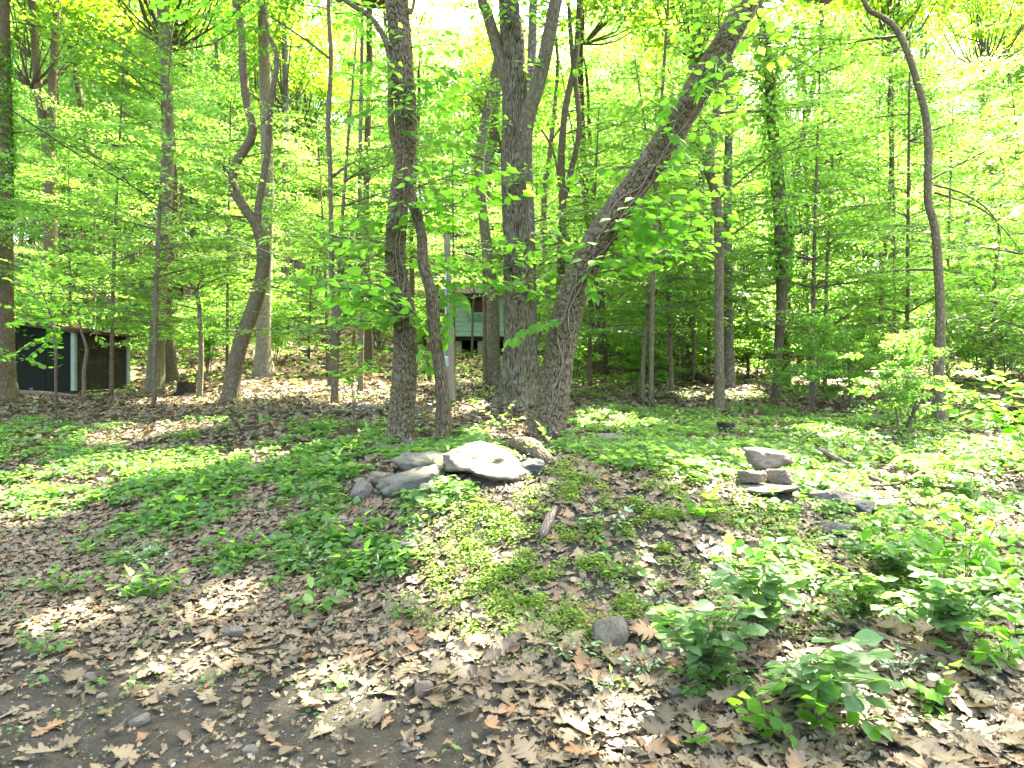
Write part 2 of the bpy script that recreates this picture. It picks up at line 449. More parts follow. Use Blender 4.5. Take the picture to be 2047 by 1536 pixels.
def soil_mat():
    m, t, N, L, b = nt('forest_soil')
    g = N.new('ShaderNodeNewGeometry').outputs['Position']
    n1 = noise(t, g, 1.3, 5, .6); n2 = noise(t, g, 14, 6, .75); n3 = noise(t, g, 90, 4, .7)
    soil = ramp(t, [(.3, (.02, .0195, .014)), (.6, (.038, .037, .026)), (.8, (.08, .077, .055))], n2)
    vo = N.new('ShaderNodeTexVoronoi'); vo.inputs['Scale'].default_value = 11; L.new(mixc(t, .06, g, noise(t, g, 6, 3, .6, 'Color'), 'ADD'), vo.inputs['Vector'])
    sep = N.new('ShaderNodeSeparateColor'); L.new(vo.outputs['Color'], sep.inputs[0])
    lit = ramp(t, BROWN, sep.outputs[0])
    k = ramp(t, [(.3, (0, 0, 0)), (.5, (1, 1, 1))], n1)
    sx = N.new('ShaderNodeSeparateXYZ'); L.new(g, sx.inputs[0])
    far = mathn(t, 'MULTIPLY', ramp(t, [(0, (0, 0, 0)), (1, (1, 1, 1))], mathn(t, 'DIVIDE', mathn(t, 'SUBTRACT', sx.outputs[1], 5.0), 6.0)), 1.0)
    c = mixc(t, mathn(t, 'MULTIPLY', k, mathn(t, 'MAXIMUM', far, .1)), soil, lit)
    st = ramp(t, [(.62, (0, 0, 0)), (.66, (1, 1, 1))], n3)
    c = mixc(t, mathn(t, 'MULTIPLY', st, .35), c, (.26, .24, .21))
    L.new(c, b.inputs['Base Color']); b.inputs['Roughness'].default_value = .95; b.inputs['Specular IOR Level'].default_value = .15
    bump(t, b, mathn(t, 'ADD', n2, mathn(t, 'MULTIPLY', n3, .4)), .8, .04)
    return m
M['soil'] = soil_mat()

def rock_mat(name, c1, c2, lichen=.3):
    m, t, N, L, b = nt(name)
    g = N.new('ShaderNodeTexCoord').outputs['Object']
    n1 = noise(t, g, 5, 6, .7); n2 = noise(t, mapping(t, g, (8, 8, 40)), 2, 5, .7); n3 = noise(t, g, 16, 4, .6)
    c = ramp(t, [(.38, c1), (.62, c2)], n1)
    c = mixc(t, mathn(t, 'MULTIPLY', ramp(t, [(.4, (0, 0, 0)), (.65, (1, 1, 1))], n2), .6), c, tuple(x * .4 for x in c1))
    k = ramp(t, [(.52, (0, 0, 0)), (.6, (1, 1, 1))], n3)
    c = mixc(t, mathn(t, 'MULTIPLY', k, lichen), c, (.20, .25, .15))
    L.new(c, b.inputs['Base Color']); b.inputs['Roughness'].default_value = .92
    bump(t, b, mathn(t, 'ADD', n2, mathn(t, 'ADD', n1, noise(t, g, 30, 4, .7))), 1.0, .03)
    return m
M['rock_green'] = rock_mat('lichened_rock', (.13, .12, .082), (.25, .23, .16), .6)
M['rock_grey'] = rock_mat('grey_rock', (.16, .145, .105), (.31, .285, .22), .35)
M['rock_tan'] = rock_mat('tan_rock', (.25, .20, .13), (.43, .35, .235), .08)
M['rock_blue'] = rock_mat('slate_rock', (.07, .08, .07), (.15, .165, .145), .2)

def wood_mat(name, c1, c2, axis=(30, 30, 2), peel=None, rough=.75):
    m, t, N, L, b = nt(name)
    g = N.new('ShaderNodeTexCoord').outputs['Object']
    n = noise(t, mapping(t, g, axis), 1, 5, .7); n2 = noise(t, g, 3.5, 5, .7)
    c = ramp(t, [(.3, c1), (.7, c2)], n)
    if peel:
        k = ramp(t, [(.50, (0, 0, 0)), (.60, (1, 1, 1))], mathn(t, 'ADD', mathn(t, 'MULTIPLY', n2, .7), mathn(t, 'MULTIPLY', n, .3)))
        c = mixc(t, mathn(t, 'MULTIPLY', k, .75), c, peel)
    L.new(c, b.inputs['Base Color']); b.inputs['Roughness'].default_value = rough; b.inputs['Specular IOR Level'].default_value = .15
    bump(t, b, n, .4, .006)
    return m
M['shed_black'] = wood_mat('dark_green_plywood', (.004, .006, .003), (.008, .012, .006), rough=.95)
M['shed_brown'] = wood_mat('weathered_brown_plywood', (.018, .015, .010), (.04, .033, .022), peel=(.06, .055, .038))
M['shed_trim'] = wood_mat('pale_green_trim', (.17, .24, .19), (.26, .31, .24), peel=(.22, .18, .12))
M['shingle'] = wood_mat('old_roof_shingle', (.05, .042, .034), (.15, .12, .09), (9, 9, 9), peel=(.22, .17, .11))
M['cabin_green'] = wood_mat('faded_green_board', (.20, .27, .235), (.29, .36, .32), (3, 3, 14), peel=(.33, .37, .31))
M['cabin_dark'] = wood_mat('dark_green_board', (.08, .14, .12), (.14, .21, .18), (3, 3, 14), peel=(.24, .30, .25))
M['cabin_void'] = wood_mat('brown_board', (.05, .03, .022), (.10, .06, .04))
M['block'] = wood_mat('concrete_block', (.16, .17, .13), (.27, .28, .22), (6, 6, 6))
M['pole'] = wood_mat('weathered_pole', (.13, .11, .07), (.25, .215, .145), (40, 40, 2), rough=.85)
M['metal'] = wood_mat('grey_painted_metal', (.30, .37, .38), (.38, .45, .45), (3, 3, 3), rough=.4)
def plain(name, c, rough=.5):
    m, t, N, L, b = nt(name)
    c_ = mixc(t, noise(t, N.new('ShaderNodeTexCoord').outputs['Object'], 6), c, tuple(x * .7 for x in c)); L.new(c_, b.inputs['Base Color']); b.inputs['Roughness'].default_value = rough; return m
M['wire'] = plain('black_cable', (.01, .01, .01), .85)

# ------------------------------------------------------------------ ground sheet
def axis_pts(n, lim, fine):
    t = np.linspace(-1, 1, n); k = math.asinh(lim / fine); return fine * np.sinh(t * k)
gx = axis_pts(460, 420, 6.0)
t_ = np.linspace(0, 1, 520); gy = -25 + 3.0 * 0 + 0 * t_
gy = np.concatenate([np.linspace(-40, 1.5, 24)[:-1], 1.5 + 7.0 * np.sinh(np.linspace(0, math.asinh(420 / 7.0), 470))])
X, Y = np.meshgrid(gx, gy)
Zg = ground_z(X, Y) + (fbm(X * 14, Y * 14, 31, 2) - .5) * .022 * (Y < 14)
acc = Acc()
ny, nx = X.shape
i = np.arange(ny - 1)[:, None] * nx; j = np.arange(nx - 1)[None]
acc.add(np.stack([X, Y, Zg], -1).reshape(-1, 3), [np.stack([i + j, i + j + 1, i + nx + j + 1, i + nx + j], -1).reshape(-1, 4)])
ground = tag(link('ground', acc.mesh('ground', [M['soil']])), 'forest floor of dark soil rising to a low bank and a wooded hill', None, None, 'structure')

# ------------------------------------------------------------------ bark relief
def disp_block(cw, ch, depth, k):
    def f(TH, SS, r):
        na = max(5, round(2 * np.pi * r / cw))
        a = TH / (2 * np.pi) * na; b = SS / ch
        a = a + .7 * (vnoise(np.cos(TH) * 4 + SS * 5, np.sin(TH) * 4 + SS * 2, k) - .5)
        b = b + 1.3 * (vnoise(np.cos(TH) * 3 + 9, np.sin(TH) * 3 + SS * 3, k + 3) - .5)
        f1, f2, idv = worley_wrap(a, b, na, k)
        g = sstep(.02, .2, f2 - f1)
        big = vnoise(np.cos(TH) * 1.5 + 5, np.sin(TH) * 1.5 + SS * 1.4, k + 5) - .5
        fine = fbm(np.cos(TH) * 22 + SS * 9, np.sin(TH) * 22 + SS * 30, k + 9, 2) - .5
        return depth * (g * (.75 + .6 * idv) - .6) + big * r * .22 + fine * depth * .6, np.clip(g * (.7 + .3 * idv) + fine * .5, 0, 1)
    return f

# ------------------------------------------------------------------ boughs: layered leafy branches, meshes shared by copies
UP = np.array([0, 0, 1.])
def bough_acc(seed, L=2.0, leaf=.075, tpl='dia', mat_leaf=0, rise=.25, dens=1.0, droop=.25):
    r = np.random.default_rng(seed); a = Acc()
    n = 7; t = np.linspace(0, 1, n)
    bend = r.normal(0, .18)
    main = np.stack([t * L, bend * L * t ** 2 + r.normal(0, .02, n) * L * t, rise * L * t - droop * L * t ** 2 * .6], -1)
    tube(a, main, .016 * L / 2 * (1.1 - t), 4, .4, 1, cap=False)
    PP = []; AA = []; SS = []
    def along(p0, d, ln, side_n):
        k = max(2, int(ln / (.055 / dens)))
        tt = (np.arange(k) + .6) / k
        s = np.where(np.arange(k) % 2 == 0, 1, -1)
        pos = p0 + d * (tt * ln)[:, None] + r.normal(0, .012, (k, 3)); pos[:, 2] -= .1 * ln * tt ** 2
        lat = np.cross(UP, d)
        ax = d * .75 + lat * s[:, None] * .8 + r.normal(0, .25, (k, 3)); ax[:, 2] -= .18
        PP.append(pos); AA.append(ax); SS.append(leaf * r.uniform(.65, 1.15, k))
    for i_, tb in enumerate(np.arange(.12, 1.0, .14 / L)):
        idx = tb * (n - 1); i0 = int(idx); f_ = idx - i0; p0 = main[i0] * (1 - f_) + main[min(i0 + 1, n - 1)] * f_
        d0 = nrm(main[min(i0 + 1, n - 1)] - main[i0] + 1e-6)
        s = 1 if i_ % 2 else -1
        ang = r.uniform(.7, 1.1) * s
        d = np.array([d0[0] * math.cos(ang) - d0[1] * math.sin(ang), d0[0] * math.sin(ang) + d0[1] * math.cos(ang), r.uniform(-.12, .2)]); d = nrm(d)
        ln = L * (.5 * (1 - tb) + .12) * r.uniform(.7, 1.2)
        tube(a, np.array([p0, p0 + d * ln * .5, p0 + d * ln - UP * .1 * ln]), [.006, .004, .0015], 3, .4, 1, cap=False)
        along(p0, d, ln, 1)
        if ln > .5:
            for s2 in (-1, 1):
                a2 = ang + s2 * .7; d2 = nrm(np.array([d0[0] * math.cos(a2) - d0[1] * math.sin(a2), d0[0] * math.sin(a2) + d0[1] * math.cos(a2), r.uniform(-.1, .1)]))
                along(p0 + d * ln * r.uniform(.3, .6), d2, ln * .45, 1)
    along(main[-2], nrm(main[-1] - main[-2]), .3, 1)
    Pn = np.vstack(PP); An = np.vstack(AA); Sn = np.concatenate(SS)
    Nn = UP + r.normal(0, .38, Pn.shape)
    clump = fbm(Pn[:, 0] * 2, Pn[:, 1] * 2, seed) * .6 + r.random(len(Pn)) * .4
    put_leaves(a, Pn, An, Nn, Sn, tpl, mat_leaf, clump)
    return a
BOUGH = [bough_acc(100 + k, L=1.5 + .22 * k, leaf=.086 + .004 * (k % 3), tpl='dia').mesh('bough', [M['leaf'], M['twig']]) for k in range(6)]
BOUGHM = [bough_acc(140 + k, L=1.7 + .3 * k, leaf=.10, tpl='maple', dens=.62).mesh('maple_bough', [M['leaf'], M['twig']]) for k in range(3)]
BOUGHO = [bough_acc(160 + k, L=.8 + .25 * k, leaf=.145, tpl='ova', dens=.42).mesh('broad_bough', [M['leaf_big'], M['twig']]) for k in range(3)]

_SV = {}
def place_bough(parent, p, az, scale, me, tilt=0.0, name='bough'):
    if me.name not in _SV:
        c = np.zeros(len(me.vertices) * 3); me.vertices.foreach_get('co', c); _SV[me.name] = c.reshape(-1, 3)[::7]
    for tr_ in range(4):
        rot = Matrix.Rotation(az, 3, 'Z') @ Matrix.Rotation(tilt, 3, 'Y')
        w = _SV[me.name] @ np.array(rot).T * scale + p
        uu, vv = to_uv(w[:, 0], w[:, 1], w[:, 2])
        c1 = (abs(uu - 940) < 48) & (abs(vv - 648) < 70) & (w[:, 1] < 27.5); c2 = (abs(uu - 150) < 115) & (abs(vv - 722) < 62) & (w[:, 1] < 15.5)
        if in_gap(w).mean() < .03 and (c1 | c2).mean() < .09: break
        az += 1.57
    else: return None
    o = link(name, me, parent, p - np.array(parent.location))
    o.rotation_euler = (random.uniform(-.08, .08), tilt, az); o.scale = (scale,) * 3
    return o

def crown_acc(seed, H, Rr, n_cl, per, leaf, mat=0, mask=None, origin=None, flat=.45, limbs=True):
    """crown of many flattened leaf clumps round an uneven ellipsoid, on bare limbs"""
    r = np.random.default_rng(seed); a = Acc()
    c = r.normal(0, 1, (n_cl, 3)); c = nrm(c) * (r.random((n_cl, 1)) ** .4)
    c[:, 0] *= Rr; c[:, 1] *= Rr; c[:, 2] = (c[:, 2] * .5 + .5) * H
    c[:, :2] *= (1.0 - .45 * (c[:, 2:3] / H)) * (.7 + .6 * r.random((n_cl, 1)))
    cr = r.uniform(.45, 1.0, n_cl) * Rr * .3
    rep = np.repeat(np.arange(n_cl), per)
    off = r.normal(0, 1, (len(rep), 3)); off = nrm(off) * (r.random((len(rep), 1)) ** .5)
    off[:, 2] *= flat
    Pn = c[rep] + off * cr[rep][:, None]
    An = r.normal(0, 1, Pn.shape); An[:, 2] = -abs(An[:, 2]) * .4; Nn = UP + r.normal(0, .55, Pn.shape)
    S = leaf * r.uniform(.6, 1.2, len(Pn)); tint = np.clip(r.random(n_cl)[rep] * .6 + r.random(len(Pn)) * .4, 0, 1)
    if origin is not None and mask is not None:
        k = ~mask(Pn + origin); Pn, An, Nn, S, tint = Pn[k], An[k], Nn[k], S[k], tint[k]
    put_leaves(a, Pn, An, Nn, S, 'dia', mat, tint)
    if limbs:
        for m_ in range(0, n_cl, 4 if mask is not None else 9):
            b = c[m_]; z0 = max(0, b[2] - (.55 + .6 * r.random()) * Rr)
            if mask is not None:
                lp = np.array([[0, 0, z0 - .5], [b[0] * .4, b[1] * .4, z0 + .1], b]); lp = np.vstack([lp[0] + (lp[1] - lp[0]) * np.linspace(0, 1, 6)[:, None], lp[1] + (lp[2] - lp[1]) * np.linspace(0, 1, 10)[:, None]])
                if mask(lp + origin).any(): continue
            tube(a, np.array([[0, 0, z0 - .5], [b[0] * .4, b[1] * .4, z0 + .1], b]), list(np.array([.036, .024, .008]) * min(1, Rr / 3.0)), 4, .8, 1, cap=False)
    return a
FARCROWN = [crown_acc(300 + k, 9 + k % 3, 3.0 + .3 * (k % 4), 115, 78, .145).mesh('hill_crown', [M['leaf_far'], M['twig']]) for k in range(6)]
MIDCROWN = [crown_acc(330 + k, 7 + k % 3, 2.5 + .25 * k, 110, 80, .11, flat=.3).mesh('mid_crown', [M['leaf'], M['twig']]) for k in range(4)]
SHRUB = [crown_acc(360 + k, 1.3 + .4 * k, .8 + .15 * k, 46, 60, .075, flat=.35).mesh('shrub_foliage', [M['leaf'], M['twig']]) for k in range(4)]

# ------------------------------------------------------------------ the trees the photograph shows one by one
def canopy_for(root, top, z0, Rr, seed, n_cl=84, per=40):
    """the high crown over a tree, with the gaps that let the sun reach the ground"""
    org = np.array([top[0], top[1], z0])
    a = crown_acc(seed, 5.0, Rr, int(n_cl * (Rr / 3.2) ** 2), per, .20, 0, lambda p: in_gap(p, .2), org, flat=.3)
    return link('crown', a.mesh('crown', [M['leaf_high'], M['twig']]), root, org - np.array(root.location))

TREES = []
def tree(name, label, uv, widths, mat, d=None, lean=0.0, segs=12, step=.25, disp=None, flare=.25, forks=(), boughs=8, bset=None, high=True,
         cz=(8.5, 11), cr=3.7, bz=(2.6, 6.5), top_z=11.0, cat='tree', group=None, seed=None, lobes=5, flare_h=.35):
    base = hit(*uv[0]) if d is None else np.array([T(uv[0][0]) * d, d, float(ground_z(T(uv[0][0]) * d, d))])
    d0 = base[1]; s = seed if seed is not None else len(TREES) * 13 + 5
    r = np.random.default_rng(s)
    root = thing(name, label, cat, base, group)
    n = len(uv); pts = []
    for i_, (u, v) in enumerate(uv):
        dd = d0 + lean * (i_ / max(1, n - 1))
        pts.append(P(u, v, dd))
    pts[0] = base - UP * .15
    rad = [w / F * (d0 + lean * i_ / max(1, n - 1)) / 2 for i_, w in enumerate(widths)]
    tp = pts[-1]; dr = nrm(pts[-1] - pts[-2])
    if tp[2] < top_z and high:
        for q_ in range(2):
            tp = tp + (dr * .5 + UP * .7 + r.normal(0, .08, 3)) * (top_z - pts[-1][2]) / 2.1
            if q_ == 0 and tp[2] < 1: continue
            pts.append(tp); rad.append(rad[-1] * .7)
    a = Acc(); path, pr = tube(a, np.array(pts) - base, rad, segs, step, 0, .5, disp, flare, flare_h, lobes)
    link('trunk', a.mesh('trunk', [mat]), root)
    path = path + base
    for fk in forks:
        fpts = [P(u, v, d0 + fk.get('dd', 0) * i_ / (len(fk['uv']) - 1)) for i_, (u, v) in enumerate(fk['uv'])]
        frad = [w / F * d0 / 2 for w in fk['w']]
        if fk.get('up', True) and high:
            e = fpts[-1] + (nrm(fpts[-1] - fpts[-2]) * .5 + UP * .6) * 3.0; fpts.append(e); frad.append(frad[-1] * .6)
        a = Acc(); tube(a, np.array(fpts) - base, frad, max(6, segs // 2 if segs > 40 else segs - 2), max(step, .05), 0, .5, fk.get('disp'), 0)
        link('limb', a.mesh('limb', [mat]), root)
    bset = bset or BOUGH
    zs = path[:, 2]
    for b_ in range(boughs):
        z = r.uniform(*bz); k = int(np.argmin(abs(zs - base[2] - z))); p = path[k]
        me = bset[int(r.integers(len(bset)))]; sc_ = r.uniform(.7, 1.15)
        az = r.uniform(0, 2 * math.pi)
        c = p + np.array([math.cos(az), math.sin(az), .15]) * sc_
        if c[1] < 5.7: continue
        place_bough(root, p, az, sc_, me, r.uniform(-.25, .1))
    if high:
        canopy_for(root, path[-1], base[2] + r.uniform(*cz), cr, 900 + s, per=66 if base[1] < 14.5 else 40)
    TREES.append((root, base))
    return root, path

blk = disp_block(.034, .085, .018, 3)
fur = disp_block(.022, .42, .013, 17)
# the three big trunks on the bank
treeA, pathA = tree('hardwood_tree', 'dark blocky-barked trunk standing beside the twisted thin trunk behind the rock slabs',
     [(795, 886), (803, 820), (812, 700), (806, 620), (790, 530), (795, 420), (808, 330), (812, 230), (803, 110), (792, -20), (785, -120)],
     [58, 50, 46, 43, 40, 39, 38, 40, 42, 42, 38], M['bark_block'], segs=120, step=.009, disp=blk, flare=.34, flare_h=.16, boughs=30, bset=BOUGHO, bz=(1.2, 4.8), cr=4.0, seed=11, top_z=9,
     forks=[{'uv': [(800, 330), (782, 250), (778, 110), (745, 40), (690, 0), (650, -60)], 'w': [14, 13, 12, 11, 9, 7], 'dd': -.1},
            {'uv': [(778, 112), (790, 60), (815, 20), (835, -30)], 'w': [10, 9, 8, 6], 'dd': -.1}])
treeD, pathD = tree('hardwood_tree', 'thick blocky-barked trunk leaning strongly to the right and wrapped in bare vine stems',
     [(1090, 872), (1110, 770), (1130, 650), (1158, 560), (1200, 470), (1262, 380), (1330, 285), (1395, 180), (1450, 85), (1510, -20), (1570, -120)],
     [70, 62, 58, 55, 54, 52, 50, 49, 47, 45, 42], M['bark_block'], segs=130, step=.009, disp=disp_block(.032, .10, .018, 41), flare=.36, flare_h=.18, boughs=20, bset=BOUGHO, bz=(1.6, 4.8), cr=4.3, seed=12, top_z=9)
treeC, pathC = tree('oak_tree', 'tall straight furrowed oak with a flared base behind the leaning trunk',
     [(1038, 812), (1036, 760), (1037, 680), (1035, 560), (1033, 450), (1030, 330), (1028, 200), (1024, 90), (1018, -30)],
     [78, 66, 60, 56, 54, 52, 50, 44, 38], M['bark_oak'], segs=110, step=.016, disp=fur, flare=.75, flare_h=.28, lobes=6, boughs=16, bset=BOUGHO, bz=(1.2, 6.5), cr=4.0, seed=13, top_z=12,
     forks=[{'uv': [(1020, 200), (998, 110), (975, 30), (955, -50)], 'w': [26, 24, 22, 18]},
            {'uv': [(1036, 345), (1044, 290), (1054, 235), (1078, 160), (1098, 70), (1115, -20), (1125, -80)], 'w': [26, 36, 32, 28, 26, 24, 20], 'dd': -.5}])
tree('young_tree', 'thin dark twisted trunk leaning onto the blocky-barked trunk beside it',
     [(886, 892), (886, 810), (880, 740), (868, 660), (866, 600), (846, 530), (842, 470), (826, 410), (812, 340)], [30, 25, 23, 21, 20, 20, 19, 17, 14],
     M['bark_dark'], segs=40, step=.02, disp=disp_block(.02, .09, .007, 51), flare=.2, boughs=0, high=False, seed=14)

